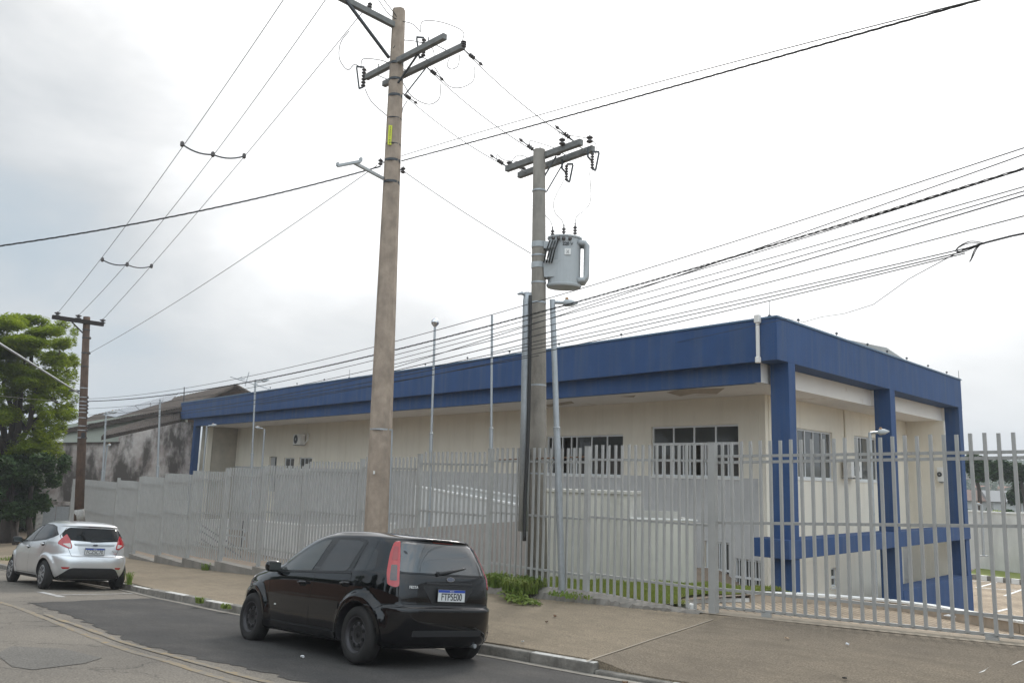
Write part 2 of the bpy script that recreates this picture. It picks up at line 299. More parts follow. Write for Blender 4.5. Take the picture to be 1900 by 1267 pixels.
def undul(x,y): return .006*math.sin(x*2.1+y)+.005*math.sin(y*3.3-x*.7)
grid('road',xs,lambda x:[-9+(ky(x)+9)*t for t in np.linspace(0,1,26)],lambda x,y:zp(ROAD,x,y)+undul(x,y)*.5,M['road'])
xs2=sorted(set([round(v,3) for v in xs]+[-7.15,-7.0,-6.8,-6.45]))
grid('pavement',xs2,lambda x:[ky(x)+.119,ky(x)+.12]+[ky(x)+.13+(fy(x)+.14-ky(x)-.13)*t for t in np.linspace(0,1,14)],lambda x,y:(sidez(x,y)+undul(x,y)*.4) if y>ky(x)+.1195 else sidez(x,y)-.3,M['sidewalk'],smooth=False)
def strip(name,pts,w,zf,dz,mt,label=None,cat=None,group=None,kind='structure',jit=0):
    V=[];Fc=[]; P=[np.array(p[:2],float) for p in pts]; Q=[]
    for a,b in zip(P,P[1:]):
        k=max(1,int(np.linalg.norm(b-a)/.25)); Q+=[a+(b-a)*i/k for i in range(k)]
    Q.append(P[-1])
    for i,q in enumerate(Q):
        t=Q[min(i+1,len(Q)-1)]-Q[max(0,i-1)]; t/=np.linalg.norm(t); n=np.array([-t[1],t[0]])
        for s in (-.5,.5):
            c=q+n*(s*w+random.uniform(-jit,jit)); V.append((c[0],c[1],zf(c[0],c[1])+dz))
        if i: Fc.append((2*i-2,2*i,2*i+1,2*i-1))
    o=mkobj(name,V,Fc,mt,None,True); o['kind']=kind; return o
rz=lambda x,y:zp(ROAD,x,y)+undul(x,y)*.5
# dark resurfaced patch beside the kerb
pe=[tuple(onpl(u,v,ROAD)[:2]) for u,v in ((62,1120.7),(140,1145),(196,1171),(248,1191),(326,1212),(385,1225),(457,1238),(522,1254.5),(568,1267))]+[(-5,4.35),(0,5.0)]
def jag(x): return .035*math.sin(x*9)+.025*math.sin(x*23+1)+.02*math.sin(x*47)
def pleft(y): return -17.6-.12*(y-3)*0+ .12*math.sin(y*2)
grid('asphalt patch',list(np.linspace(0,1,90)),lambda s:[0],lambda x,y:0,M['patch']) if False else None
V=[];Fc=[];nx=160;ny=12
for i in range(nx+1):
    for j in range(ny+1):
        t=j/ny
        xl=-16.9-1.2*t+.05*math.sin(j*2.1); x=xl+(0-xl)*i/nx; y0=lerp_pl(pe,x)+jag(x); y1=ky(x)-.16; y=y0+(y1-y0)*t; V.append((x,y,rz(x,y)+.005))
for i in range(nx):
    for j in range(ny): a=i*(ny+1)+j; Fc.append((a,a+ny+1,a+ny+2,a+1))
o=mkobj('asphalt_patch',V,Fc,M['patch'],None,True); o['kind']='structure'
# small repair patch on the near lane
pts=[(-10.9,1.85),(-10.3,1.62),(-9.35,1.62),(-9.1,1.75),(-9.35,2.25),(-9.7,2.5),(-10.6,2.3)]
o=MB().poly([(x,y,rz(x,y)+.005) for x,y in pts]).build('repair_patch',M['patch2']); o['kind']='structure'
Yp=lambda L_:[tuple(onpl(u,v,ROAD)[:2]) for u,v in L_]
strip('yellow_road_line',[(-32,1.2),(-22,2.2)]+Yp([(33,1127),(98,1152),(124,1163),(183,1186),(254,1212),(326,1231),(391,1251),(437,1266)])+[(-5,3.5),(0,4.1)],.10,rz,.004,M['yellow'],jit=.012)
strip('yellow_road_line',Yp([(85,1140),(124,1154),(196,1179),(228,1191),(346,1225),(408,1241),(489,1263)])+[(-6,3.75)],.09,rz,.0085,M['yellow'],jit=.012)
strip('white_parking_line',[(-19.55,3.72),(-18.2,3.86)],.14,rz,.006,M['whiteline'],jit=.01)
strip('white_parking_line',[(-18.65,3.86),(-19.3,5.45)],.07,rz,.009,M['whiteline'],jit=.01)
strip('white_parking_line',[(-30,3.0),(-24.2,3.45)],.12,rz,.006,M['whiteline'],jit=.01)
strip('gutter',[(x,ky(x)-.085) for x in np.linspace(-50,10,160)],.15,rz,.011,mat('gutter cement',(.30,.27,.23),.95,var=.4,vscale=5),jit=.008)
# pavement joint
ja,jb=onpl(1088,1226,SIDE),onpl(1322,1150,SIDE)
strip('pavement_joint',[ja,jb],.03,lambda x,y:sidez(x,y)+undul(x,y)*.4,.009,mat('joint mortar',(.33,.28,.22),.9))
V=[];Fc=[]; nx=70; ny=14
for i in range(nx+1):
    for j in range(ny+1):
        t=j/ny; xs_=ja[0]+(jb[0]-ja[0])*t; x=xs_+(14-xs_)*(i/nx)**1.3; y=ky(x)+.121+(fy(x)+.13-ky(x)-.121)*t; V.append((x,y,sidez(x,y)+undul(x,y)*.4+.0045))
for i in range(nx):
    for j in range(ny): a=i*(ny+1)+j; Fc.append((a,a+ny+1,a+ny+2,a+1))
o=mkobj('gate_ramp_pavement',V,Fc,asphalt('darker brushed concrete',(.205,.165,.12),(.15,.122,.092),.8,'scuff'),None,True); o['kind']='structure'
# kerb stones
kb=MB(); topw=[]; x=-60.
i=0
while x<14:
    x1=x+1.0; a=np.array([x+.006,ky(x)]); b=np.array([x1-.006,ky(x1)]); low=x>-7.1; h=.13 if not low else .055
    t=(b-a)/np.linalg.norm(b-a); n=np.array([-t[1],t[0]]); j=random.uniform(-.012,.012); dzj=random.uniform(-.012,.006); w0=.14
    def kz(p,up): 
        return (zp(ROAD,*p)+h+dzj+(.012 if up else 0)) if up else zp(ROAD,*p)-.15
    P=[a+n*j,b+n*j,b+n*(w0+.02),a+n*(w0+.02)]
    white=((i%2==0 and x>-30) or x<-30) and not (low and x<-6)
    Pb=[(p[0],p[1],zp(ROAD,p[0],p[1])-.15) for p in P]
    Pt=[]
    for k,p in enumerate(P):
        q=p+n*(.02 if k<2 else 0); Pt.append((q[0],q[1],zp(ROAD,*(a if k in(0,3) else b))+h+dzj))
    kb.hexa(Pb+Pt); topw+=[0,1 if white else 0,0,0,0,0]; x=x1; i+=1
o=mkobj('kerb',kb.v,kb.f,M['kerb'],mats=[M['kerb'],M['kerb_white']],midx=topw); o['kind']='structure'; bv=o.modifiers.new('bevel','BEVEL'); bv.width=.018; bv.segments=2; bv.limit_method='ANGLE'
# lot behind the fence
DRV=(-1.10,.04,-.05)
def lotz(x,y):
    f=fy(x); base=sidez(x,f)+.03; d=y-f
    z=base-.02*max(0,d)
    if x>-15: z-= .22*max(0,d-4.2)*sm((x+15)/2.5)
    return max(z,-3.7)
CURB=[(-8.25,10.42),(-8.75,10.75),(-9.2,11.2),(-9.39,11.8),(-9.42,12.65),(-9.3,13.3)]
DWALL=[(-9.3,13.3),(-9.15,13.9),(-8.92,14.32),(-8.39,14.73),(-7.5,14.95),(-6.57,14.60),(-5.7,13.9),(-4.67,13.1),(-3,12.4),(0,12.3),(12,13.4)]
XY=list(np.linspace(-58,-16,40))+list(np.linspace(-15.5,-9.2,22))
grid('yard_ground',XY,lambda x:[fy(x)+.12+(20.2-fy(x))*t for t in np.linspace(0,1,24)],lotz,M['sand'])
def cx(y): return lerp_pl([(b,a) for a,b in CURB],y)
XL=[];V=[];Fc=[]; ys=np.linspace(10.3,15.2,26)
for y in ys:
    xr=(cx(y) if y<=13.3 else -9.25)-.02; xl=-13.6
    for t in np.linspace(0,1,30): x=xl+(xr-xl)*t; V.append((x,max(y,fy(x)+.13),lotz(x,y)+.03+.02*math.sin(x*5+y*3)))
for i in range(25):
    for j in range(29): a=i*30+j; Fc.append((a,a+1,a+31,a+30))
lawnV=V
o=mkobj('lawn',V,Fc,M['grass'],None,True); o['kind']='structure'
# grass blades
def blades(name,pts,mt,h=(.04,.1),wd=.012,lean=.5,kind='stuff',label=None,cat=None):
    V=[];Fc=[]
    for (x,y,z) in pts:
        a=random.uniform(0,6.28); hh=random.uniform(*h); l=random.uniform(0,lean)*hh; b=random.uniform(0,6.28)
        dx,dy=math.cos(a)*wd,math.sin(a)*wd; k=len(V)
        mx,my=math.cos(b)*l*.35,math.sin(b)*l*.35
        V+=[(x-dx,y-dy,z),(x+dx,y+dy,z),(x+dx*.8+mx,y+dy*.8+my,z+hh*.55),(x-dx*.8+mx,y-dy*.8+my,z+hh*.55),(x+math.cos(b)*l,y+math.sin(b)*l,z+hh)]
        Fc+=[(k,k+1,k+2,k+3),(k+3,k+2,k+4)]
    o=mkobj(name,V,Fc,mt); return tag(o,label,cat,None,kind)
pts=[]
for _ in range(26000):
    y=random.uniform(10.4,15); x=random.uniform(-13.4,(cx(y) if y<=13.3 else -9.3)-.03)
    if y<fy(x)+.15: continue
    pts.append((x,y,lotz(x,y)+.02+.02*math.sin(x*5+y*3)))
blades('grass',pts,M['grass'],(.03,.09),.010,label='patchy short lawn inside the fence beside the paved drive',cat='grass')
def yo(x): return lerp_pl([p for p in DWALL if p!=(-9.15,13.9)],x)
XD=list(np.linspace(-9.35,-8.2,8))+list(np.linspace(-8.1,-3,28))+list(np.linspace(-2.5,12,20))
def rowsD(x):
    y0=fy(x)+.14
    if x<-8.25: y0=max(y0,lerp_pl([(a,b) for a,b in CURB[:4]],x))
    return [y0+(max(yo(x),y0+.05)-y0)*t for t in np.linspace(0,1,12)]
def dz_(x,y):
    t=sm((y-fy(x)-.14)/.8); return (sidez(x,fy(x)+.13)+.01)*(1-t)+zp(DRV,x,y)*t
grid('driveway',XD,rowsD,dz_,M['paver'])
def wallpath(name,path,w,zb,zt,mt,cap=None,parent=None):
    mb=MB();mc=MB()
    for a,b in zip(path,path[1:]):
        a=np.array(a,float);b=np.array(b,float); t=(b-a)/np.linalg.norm(b-a); n=np.array([-t[1],t[0]])*w/2
        za,zb_=zt(*a),zt(*b); P=[a-n,b-n,b+n,a+n]
        mb.hexa([(p[0],p[1],zb) for p in P]+[(P[0][0],P[0][1],za),(P[1][0],P[1][1],zb_),(P[2][0],P[2][1],zb_),(P[3][0],P[3][1],za)])
        if cap:
            n2=n*(1+cap[0]*2/w); P=[a-n2,b-n2,b+n2,a+n2]
            mc.hexa([(p[0],p[1],z+.001) for p,z in zip(P,(za,zb_,zb_,za))]+[(p[0],p[1],z+cap[1]) for p,z in zip(P,(za,zb_,zb_,za))])
    return mb,mc
mb,mc=wallpath('x',CURB,.1,-2.6,lambda x,y:dz_(x,y)+.07,None)
o=mb.build('garden_kerb',M['cap']); tag(o,'thin white kerb curving between the lawn and the paved drive','kerb')
mb,mc=wallpath('x',DWALL,.16,-4.4,lambda x,y:zp(DRV,x,y)+.14,None,(.02,.035))
r_=thing('retaining_kerb','low pinkish kerb wall with white top curving along the paved drive','kerb',(-8.4,14.7,-2.2))
mb.build('wall',mat('pinkish render',(.50,.41,.32),.9,var=.3,vscale=4),r_); mc.build('coping',M['cap'],r_)
# lower yard and parking
o=MB().poly([(-30,13.2,-4.2),(-9.5,13.2,-4.2),(14,13.4,-4.2),(14,60,-4.2),(-30,60,-4.2)]).build('parking_area',M['paver']); o['kind']='structure'
for a,b in [((1812,1090),(1848.5,1080)),((1864,1105),(1900,1092)),((1850.7,1134),(1870.6,1128.8)),((1798.7,1077),(1836,1079)),((1814,1090),(1885,1094.6)),((1880,1082),(1930,1085))]:
    A=onz(*a,-4.2);B=onz(*b,-4.2); strip('white_parking_line',[A,B],.12,lambda x,y:-4.2,.006,M['cap'])
ka,kb_=onz(1790,1068,-4.1),onz(1925,1083,-4.1)
k1=MB();k2=MB(); d=kb_-ka; nk=9
for i in range(nk): (k1 if i%2 else k2).beam(ka+d*i/nk,ka+d*(i+.97)/nk,.2,.24)
o=k1.build('parking_kerb',M['kerb']); o['kind']='structure'; o=k2.build('parking_kerb',M['cap']); o['kind']='structure'
dv=kb_-ka
o=MB().poly([ka+[0,.2,0],kb_+[0,.2,0],kb_+[1,10,0],ka+[-3,10,0]]).build('grass_strip',M['grass']); o['kind']='structure'
# rear boundary wall
rw=thing('boundary_wall','long pale wall with narrow slot windows closing the lower car park','wall',(-20,50,-4.2))
wa,wb=ony(1760,947,50),ony(1893,952,47.5)
wa[2]=wb[2]=(wa[2]+wb[2])/2
mw=MB(); mw.beam([wa[0]-8,wa[1]+1,(wa[2]-4.3)/2],[wb[0],wb[1],(wa[2]-4.3)/2],.2,wa[2]+4.3); mw.build('wall',M['rampwall'],rw)
mc=MB(); mc.beam([wa[0]-8,wa[1]+1,wa[2]+.04],[wb[0],wb[1],wa[2]+.04],.3,.08); mc.build('coping',M['cap'],rw)
for (u0,u1) in ((1809,1822),(1824,1852),(1861,1873)):
    for k,(mm,e) in enumerate(((M['alu'],0),(M['glass_dark'],.0))):
        A=vplane(u0-1+k,985-1+k*2,wa,wb);B=vplane(u1+1-k,994-k*2,wa,wb); o_=.13+.02*k
        q=MB(); q.box(A[0],B[0],A[1]-o_,A[1]+.05,B[2],A[2]); 
        if k==0: wf=q.build('window_frame',mm,rw)
        else: q.build('pane',mm,wf)
rw2=thing('boundary_wall','nearer pale boundary wall end at the right edge of the car park','wall',(-14,44,-4.2))
A=ony(1893,953,44); mw=MB(); mw.beam([A[0],44,(A[2]-4.3)/2],[A[0]+12,43,(A[2]-4.3)/2],.2,A[2]+4.3); mw.build('wall',M['rampwall'],rw2)
mc=MB(); mc.beam([A[0]-.05,44,A[2]+.05],[A[0]+12,43,A[2]+.05],.3,.08); mc.build('coping',M['cap'],rw2)
# distant terrain
def farz(x,y):
    r=math.hypot(x,y); az=math.degrees(math.atan2(x,y))
    if r<62: return min(-4.6,zp(ROAD,x,y)-.9) if y<22 else -4.6
    z=-4.6-10*sm((r-62)/120)+26*sm((r-210)/420)+ (34+14*math.sin(az*.23)+8*math.sin(az*.71+1))*sm((r-650)/1300)
    return z+1.2*math.sin(x*.021)*math.cos(y*.017)*sm((r-100)/200)
rs=[0,15,30,45,55,62,75,90,110,130,150,180,210,250,300,350,400,470,550,650,800,1000,1300,1700]
na=144; V=[];Fc=[]
for r in rs:
    for k in range(na):
        a=2*math.pi*k/na; x,y=r*math.sin(a),r*math.cos(a); V.append((x,y,farz(x,y)))
for i in range(len(rs)-1):
    for k in range(na): a=i*na+k; b=i*na+(k+1)%na; Fc.append((a,a+na,b+na,b))
o=mkobj('terrain',V,Fc,mat('distant green hills',(.07,.085,.05),.95,var=.6,vscale=.02,col2=(.15,.13,.09)),None,True); o['kind']='structure'
# ---------------- fence ----------------
def onf(u,v):
    d=ray(u,v)
    for A,B in zip(FEN,FEN[1:]):
        n=np.array([B[1]-A[1],-(B[0]-A[0]),0.]); t=(np.array([*A,0.])@n)/(d@n); p=d*t
        if t>0 and B[0]-1e-6<=p[0]<=A[0]+1e-6: return p
    return p
fence=thing('metal_fence','tall light grey metal picket fence stepping down along the pavement','fence',(-18,9.4,-2.4))
PX=[138,221,262,310,362,424,494,571,675,782,914,1094,1325]
PY=[889,887,885,880,874,869,865,861,852,843,833,829,822]
posts=[]
for u,v in zip(PX,PY):
    t=onf(u,v); b=None
    for dv in (0,): posts.append([t[0]-.03 if u>400 else t[0],0,t[2]])
for p in posts: p[1]=fy(p[0])
def dirf(x): a=np.array([x-.5,fy(x-.5)]);b=np.array([x+.5,fy(x+.5)]); d=(b-a)/np.linalg.norm(b-a); return d
for k,p in enumerate(posts):
    if k in(0,1,2): ph=2.75
    else: ph=2.62
    w=.085 if k<len(posts)-1 else .11
    t=dirf(p[0]); T=lambda x,y,z,p=p,t=t:(p[0]+x*t[0]-y*t[1],p[1]+x*t[1]+y*t[0],z)
    zb=sidez(p[0],p[1])-.12
    m_=MB(); m_.box(-w/2,w/2,-w/2,w/2,zb,p[2],T); m_.box(-w/2-.004,w/2+.004,-w/2-.004,w/2+.004,p[2],p[2]+.012,T)
    m_.build('post',M['fence'],fence)
top_px=[(157,889.5),(222,890.7),(264,883.4),(312,878),(364,873.3),(426,867),(496,863),(573,856),(677,847.7),(785,838.6),(916,831.5),(1102,826)]
def panel(x0,x1,zt,zbot,step,rails,parent,name='panel',off=0.0,pw=.035,fan=0):
    """x0<x1 plan x extents"""
    mp=MB(); n=max(2,round(math.hypot(x1-x0,fy(x1)-fy(x0))/step)); 
    for i in range(1,n):
        x=x0+(x1-x0)*i/n; t=dirf(x); jz=random.uniform(-.006,.006); jl=random.uniform(-.0015,.0015)
        T=lambda a,b,z,x=x,t=t:(x+a*t[0]-b*t[1]+jl*(z-zbot),fy(x)+off+a*t[1]+b*t[0],z)
        mp.box(-pw/2,pw/2,-pw/2,pw/2,zbot,zt+jz,T)
        mp.box(-pw/2-.002,pw/2+.002,-pw/2-.002,pw/2+.002,zt+jz,zt+jz+.005,T)
    o=mp.build(name,M['fence'],parent)
    for rzz in rails:
        m2=MB(); m2.beam([x0+.03,fy(x0)+off+.03,rzz],[x1-.03,fy(x1)+off+.03,rzz],.03,.038); m2.build('rail',M['fence'],o)
    return o
for k in range(12):
    a,b=posts[k],posts[k+1]; z=onf(*top_px[k])[2]; zb=z-2.43
    if k<2: zb=z-2.6
    panel(a[0]+.04,b[0]-.04,z,zb,.135,(z-.24,z-1.2,z-2.13),fence)
# rusty rod tied to one panel
a,b=posts[10],posts[11]; q=onf(1000,855)
MB().tube([(a[0]+.1,fy(a[0])+.06,posts[10][2]-.20),(b[0]-.05,fy(b[0])+.06,posts[11][2]-.165)],.012).build('rusty_rod',M['rust'],fence)
# stepped base wall, one concrete block per bay
bw=thing('base_wall','low weathered concrete base stepping under the grey fence','wall',(-24,8.8,-2.8))
bt=[None,None,(253,1029),(303,1032),(357,1038),(414,1042.5),(483,1052),None,None,None,None,None]
for k in range(2,12):
    a,b=posts[k],posts[k+1]
    z0=onf(*bt[k])[2]+.02 if bt[k] else max(sidez(a[0],a[1]),sidez(b[0],b[1]))+.07
    if k>=10:
        continue
    mb=MB(); n=np.array([.11,.11])
    xa,xb=a[0]-.06,b[0]-.06
    mb.hexa([(xa,fy(xa)-.13,-3.6),(xb,fy(xb)-.13,-3.6),(xb,fy(xb)+.16,-3.6),(xa,fy(xa)+.16,-3.6),(xa,fy(xa)-.13,z0+.0),(xb,fy(xb)-.13,z0-.03),(xb,fy(xb)+.16,z0-.03),(xa,fy(xa)+.16,z0)])
    mb.build('concrete_block',M['basewall'],bw,bevel=.01)
# rough broken ledge near the gate
V=[];Fc=[]; nx=70
for i in range(nx+1):
    x=-12.7+(-7.95+12.7)*i/nx; taper=1-sm((x+10.5)/2.6); hh=.14*taper+.015; j=lambda s:random.uniform(-s,s)
    yb=fy(x); z=sidez(x,yb)
    V+=[(x,yb-.20-.10*taper+j(.035),z-.05),(x,yb-.17-.08*taper+j(.03),z+hh*.55+j(.02)),(x,yb-.08+j(.02),z+hh+j(.018)),(x,yb+.05,z+hh+j(.012)),(x,yb+.16,z+hh-.02)]
    if i:
        for q in range(4): c=5*(i-1)+q; Fc.append((c,c+5,c+6,c+1))
tag(mkobj('rough_ledge',V,Fc,M['basewall'],None,False),'broken rough concrete ledge under the fence beside the weeds','ledge')
# sliding gate
gate=thing('sliding_gate','wide light grey sliding gate across the paved driveway','gate',(-4,10.8,-1.8))
gx0,gx1=-7.86,1.4; off=.07
def gz(x,u0,u1): return u0+(u1-u0)*(x+7.35)/(3.2)
n=int(math.hypot(gx1-gx0,fy(gx1)-fy(gx0))/.1545)
for i in range(1,n):
    x=gx0+(gx1-gx0)*i/n; t=dirf(x); T=lambda a,b,z,x=x,t=t:(x+a*t[0]-b*t[1],fy(x)+off+a*t[1]+b*t[0],z)
    q=MB(); jz=random.uniform(-.008,.008); zt=gz(x,.60,.68)+jz; jl=random.uniform(-.002,.002); T=lambda a,b,z,x=x,t=t,jl=jl:(x+a*t[0]-b*t[1]+jl*(z+1.7),fy(x)+off+a*t[1]+b*t[0],z); q.box(-.019,.019,-.019,.019,gz(x,-1.80,-1.67),zt,T); q.build('picket',M['fence'],gate)
for z0,z1 in ((.39,.45),(.30,.38),(-.58,-.42),(-1.55,-1.45),(-1.80,-1.67)):
    q=MB(); q.beam([gx0,fy(gx0)+off+.028,gz(gx0,z0,z1)],[gx1,fy(gx1)+off+.028,gz(gx1,z0,z1)],.035,.04); q.build('rail',M['fence'],gate)
for u,v in ((1417,1149),(1838,1203)):
    p=onf(u,v); x=p[0]; t=dirf(x)
    T=lambda a,b,z,x=x,t=t:(x+a*t[0]-b*t[1],fy(x)+off+a*t[1]+b*t[0],z)
    q=MB(); zz=gz(x,-1.80,-1.67); q.box(-.07,.07,-.02,.02,zz-.09,zz-.02,T); q.build('wheel_housing',M['fence'],gate)
    q=MB(); q.lathe(T(0,-.02,zz-.115),(t[1],-t[0],0),[(-.05,.065),(-.01,.07)],18); q.build('wheel',M['galv'],gate)
strip('gate_track',[(gx0-.3,fy(gx0-.3)+off),(gx1,fy(gx1)+off)],.34,lambda x,y:sidez(x,y)+.0,.012,mat('gate sill concrete',(.36,.30,.23),.9,var=.3,vscale=5))
# second gate post seen just beyond left, pale metal stay
# ---------------- building ----------------
PXc,PYc,PZc=-10.966,17.0,3.890; BL=42.885; BH=1.007; BS=14.435; BA=-.125
def Bp(a,b,z): return (PXc+a+BA*b,PYc+b,z)
def Bx(x,y): return (x-PXc-BA*(y-PYc), y-PYc)
bld=thing('public_building','long cream building with a deep blue roof band and blue columns','building',(-20,22,-1.3))
def bb(name,m_,boxes,parent=bld,bevel=0):
    q=MB()
    for b in boxes: q.box(*b,Bp)
    return q.build(name,m_,parent,bevel=bevel)
zB=PZc-BH; zR=2.409
bb('roof_band',M['blue'],[(-BL,0,0,.28,zB,PZc),(-.28,0,.281,BS,zB,PZc),(-BL,-.281,BS-.28,BS,zB,PZc),(-BL,-BL+.28,.281,BS-.281,zB,PZc),(-.602,-.281,.281,BS-.281,zB,zB+.1),(-BL+.281,-.603,.281,.52,zB,zB+.1)])
bb('roof_flashing',mat('blue metal flashing',(.10,.17,.26),.4,metal=.3),[(-BL-.03,.03,-.03,.31,PZc+.001,PZc+.045),(-.31,.03,.311,BS+.03,PZc+.001,PZc+.045)])
bb('fascia_beam',M['blue'],[(-40.6,-.60,.26,.46,zR,zB)])
bb('fascia_return',M['white'],[(-.80,-.598,.262,BS-.2,zR-.002,zB-.002)])
bb('soffit',M['white'],[(-40.6,-.80,.461,9.4,zR+.005,zR+.08),(-2.3,-.80,9.401,BS-.5,zR+.005,zR+.08)])
bb('roof',M['roofmetal'],[(-BL+.281,-.281,.281,9.6,3.45,3.55)])
for b0_,b1_ in ((7.28,7.66),(BS-.42,BS-.25)): bb('beam_stub',M['white'],[(-.602,-.502,b0_+.0,b1_,zR+.0,zB-.003)])
bb('added_white_wall',M['cap'],[(-30,-2.5,13.2,13.4,-1.3,2.3)])  # added white wall, put in for bright patches through the front windows
for b0,b1 in ((.57,.93),(7.27,7.67),(BS-.42,BS-.002)):
    bb('column',M['blue'],[(-.50,-.003,b0,b1,-4.3,zB-.002)])
bb('column',M['blue'],[(-40.95,-40.61,.26,.62,-4.0,zB-.001)])
bb('pilaster',M['cream'],[(-40.5,-40.0,.9,1.2,-4.0,zR)])
bb('floor_beam',M['blue'],[(-.50,.045,.30,BS,-1.71,-1.28),(-.95,-.501,.32,1.0,-1.71,-1.282)],bevel=.01)
bb('plinth',M['blue'],[(-.60,.01,7.672,BS+.01,-4.3,-2.95)])
# walls with openings
def wallholes(name,mt,P,u0,u1,z0,z1,holes,th,parent=bld,dirn=1):
    """P(u,d,z) maps; d depth into building"""
    us=sorted({u0,u1,*[h[0] for h in holes],*[h[1] for h in holes]}); zs=sorted({z0,z1,*[h[2] for h in holes],*[h[3] for h in holes]})
    q=MB()
    for i in range(len(us)-1):
        for j in range(len(zs)-1):
            uc,zc=(us[i]+us[i+1])/2,(zs[j]+zs[j+1])/2
            if any(h[0]<uc<h[1] and h[2]<zc<h[3] for h in holes): continue
            q.poly([P(us[i],0,zs[j]),P(us[i+1],0,zs[j]),P(us[i+1],0,zs[j+1]),P(us[i],0,zs[j+1])])
            q.poly([P(us[i],th,zs[j]),P(us[i],th,zs[j+1]),P(us[i+1],th,zs[j+1]),P(us[i+1],th,zs[j])])
    for h in holes:
        a,b,c,d=h
        for A,B in (((a,c),(b,c)),((b,c),(b,d)),((b,d),(a,d)),((a,d),(a,c))):
            q.poly([P(A[0],0,A[1]),P(B[0],0,B[1]),P(B[0],th,B[1]),P(A[0],th,A[1])])
    return q.build(name,mt,parent)
yW=19.77
# front wall: u is x along y=yW
fP=lambda u,d,z:(u,yW+d,z)
xc=-13.17
W1=(-17.27,-14.05,.12,1.63); W2=(-22.17,-18.45,.08,1.42); DR=(-46.1,-45.05,-1.3,.66); W3=(-44.05,-42.75,-.02,.60); W4=(-42.15,-40.6,-.02,.62)
LWa=(-15.25,-14.42,-3.2,-1.67); LWb=(-14.24,-13.40,-3.05,-2.06)
wallholes('front_wall',M['cream'],fP,-51.2,xc,-4.2,zR+.003,[W1,W2,DR,W3,W4,LWa,LWb],.18)
# grey dado, a sheet of paint proud of the wall
q=MB()
def dq(x0,x1,z0,z1): q.box(x0,x1,yW-.004,yW-.001,z0,z1)
segs=[(-51.2,-46.1),(-45.05,-15.25)]
dq(-51.2,-46.1,-4.2,.07); 
dq(-45.05,-44.05,-4.2,.09); dq(-44.05,-40.6,-4.2,-.02); dq(-42.75,-42.15,-.02,.08); dq(-40.6,-22.17,-4.2,.08); dq(-22.17,-18.45,-4.2,.08); dq(-18.45,-15.25,-4.2,.12); dq(-15.25,-13.42,-1.67,.12); dq(-14.42,-13.42,-2.06,-1.67); dq(-14.42,-14.24,-4.2,-2.06); dq(-15.25,-14.42,-4.2,-3.2); dq(-14.24,-13.42,-4.2,-3.05)
q.build('grey_dado',M['dado'],bld)
# side wall: u is b (depth) along a=-1.86 ; P(u,d,z)
def sP(u,d,z): return Bp(-1.86-d,u,z)
b0=2.77
S1=(4.72,7.2,.17,1.62); S2=(8.95,10.95,.18,1.64); S3=(6.8,7.25,-3.02,-2.46); S4=(13.0,13.9,-3.5,-2.03)
wallholes('side_wall',M['cream'],sP,b0-.01,BS-.45,-4.2,zR+.003,[S1,S2,S3,S4],.18)
bb('wing_wall',M['cream'],[(-2.05,-.505,BS-.6,BS-.43,-4.2,zR+.004)])
q=MB(); q.box(-51.6,-51.25,17.7,yW+.18,-4.2,zR); q.build('end_wall',mat('stained cream plaster',(.50,.45,.37),.9,var=.35,vscale=1.2),bld)
# window builder
def window(P,h,nu,trans=None,bars=(),th=.10,parent=bld,open_cols=(),fr=.055,grille=False,glass=None,name='window'):
    a,b,c,d=h; q=MB(); e=.002
    def bx(u0,u1,z0,z1,d0=th-.03,d1=th+.03): q.hexa([P(u0,d0,z0),P(u1,d0,z0),P(u1,d1,z0),P(u0,d1,z0),P(u0,d0,z1),P(u1,d0,z1),P(u1,d1,z1),P(u0,d1,z1)])
    bx(a+e,a+fr,c+e,d-e); bx(b-fr,b-e,c+e,d-e); bx(a+fr,b-fr,c+e,c+fr); bx(a+fr,b-fr,d-fr,d-e)
    cols=nu; W=(b-a-2*fr)
    if trans: bx(a+fr,b-fr,trans-fr*.7,trans+fr*.7)
    for i in range(1,cols):
        u=a+fr+W*i/cols
        bx(u-fr*.42,u+fr*.42,c+fr,d-fr,th-.025,th+.025)
    for (u,z0,z1) in bars: bx(u-fr*.42,u+fr*.42,z0,z1,th-.027,th+.022)
    f=q.build(name,M['alu'],parent)
    g=MB(); zs=[c+fr,(trans or d-fr)] if not trans else [c+fr,trans]
    def pane(u0,u1,z0,z1): g.poly([P(u0,th+.004,z0),P(u1,th+.004,z0),P(u1,th+.004,z1),P(u0,th+.004,z1)])
    for i in range(cols):
        u0=a+fr+W*i/cols; u1=a+fr+W*(i+1)/cols
        if i not in open_cols: pane(u0,u1,c+fr,(trans or d))
        if trans: pane(u0,u1,trans,d-fr)
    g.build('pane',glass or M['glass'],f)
    if not grille and name=='window':
        s_=MB(); s_.hexa([P(a-.05,-.03,c-.05),P(b+.05,-.03,c-.05),P(b+.05,th-.03,c-.05),P(a-.05,th-.03,c-.05),P(a-.05,-.03,c-.003),P(b+.05,-.03,c-.003),P(b+.05,th-.03,c-.003),P(a-.05,th-.03,c-.003)])
        s_.build('sill',M['cap'],f)
    if grille:
        for k in range(grille):
            u=a+(b-a)*(k+.5)/grille; q=MB(); 
            q.hexa([P(u-.012,.0,c),P(u+.012,.0,c),P(u+.012,.02,c),P(u-.012,.02,c),P(u-.012,.0,d),P(u+.012,.0,d),P(u+.012,.02,d),P(u-.012,.02,d)]); q.build('grille_bar',M['alu'],f)
        q=MB(); zm=(c+d)/2; q.hexa([P(a,-.01,zm-.03),P(b,-.01,zm-.03),P(b,.03,zm-.03),P(a,.03,zm-.03),P(a,-.01,zm+.03),P(b,-.01,zm+.03),P(b,.03,zm+.03),P(a,.03,zm+.03)]); q.build('grille_bar',M['alu'],f)
    return f
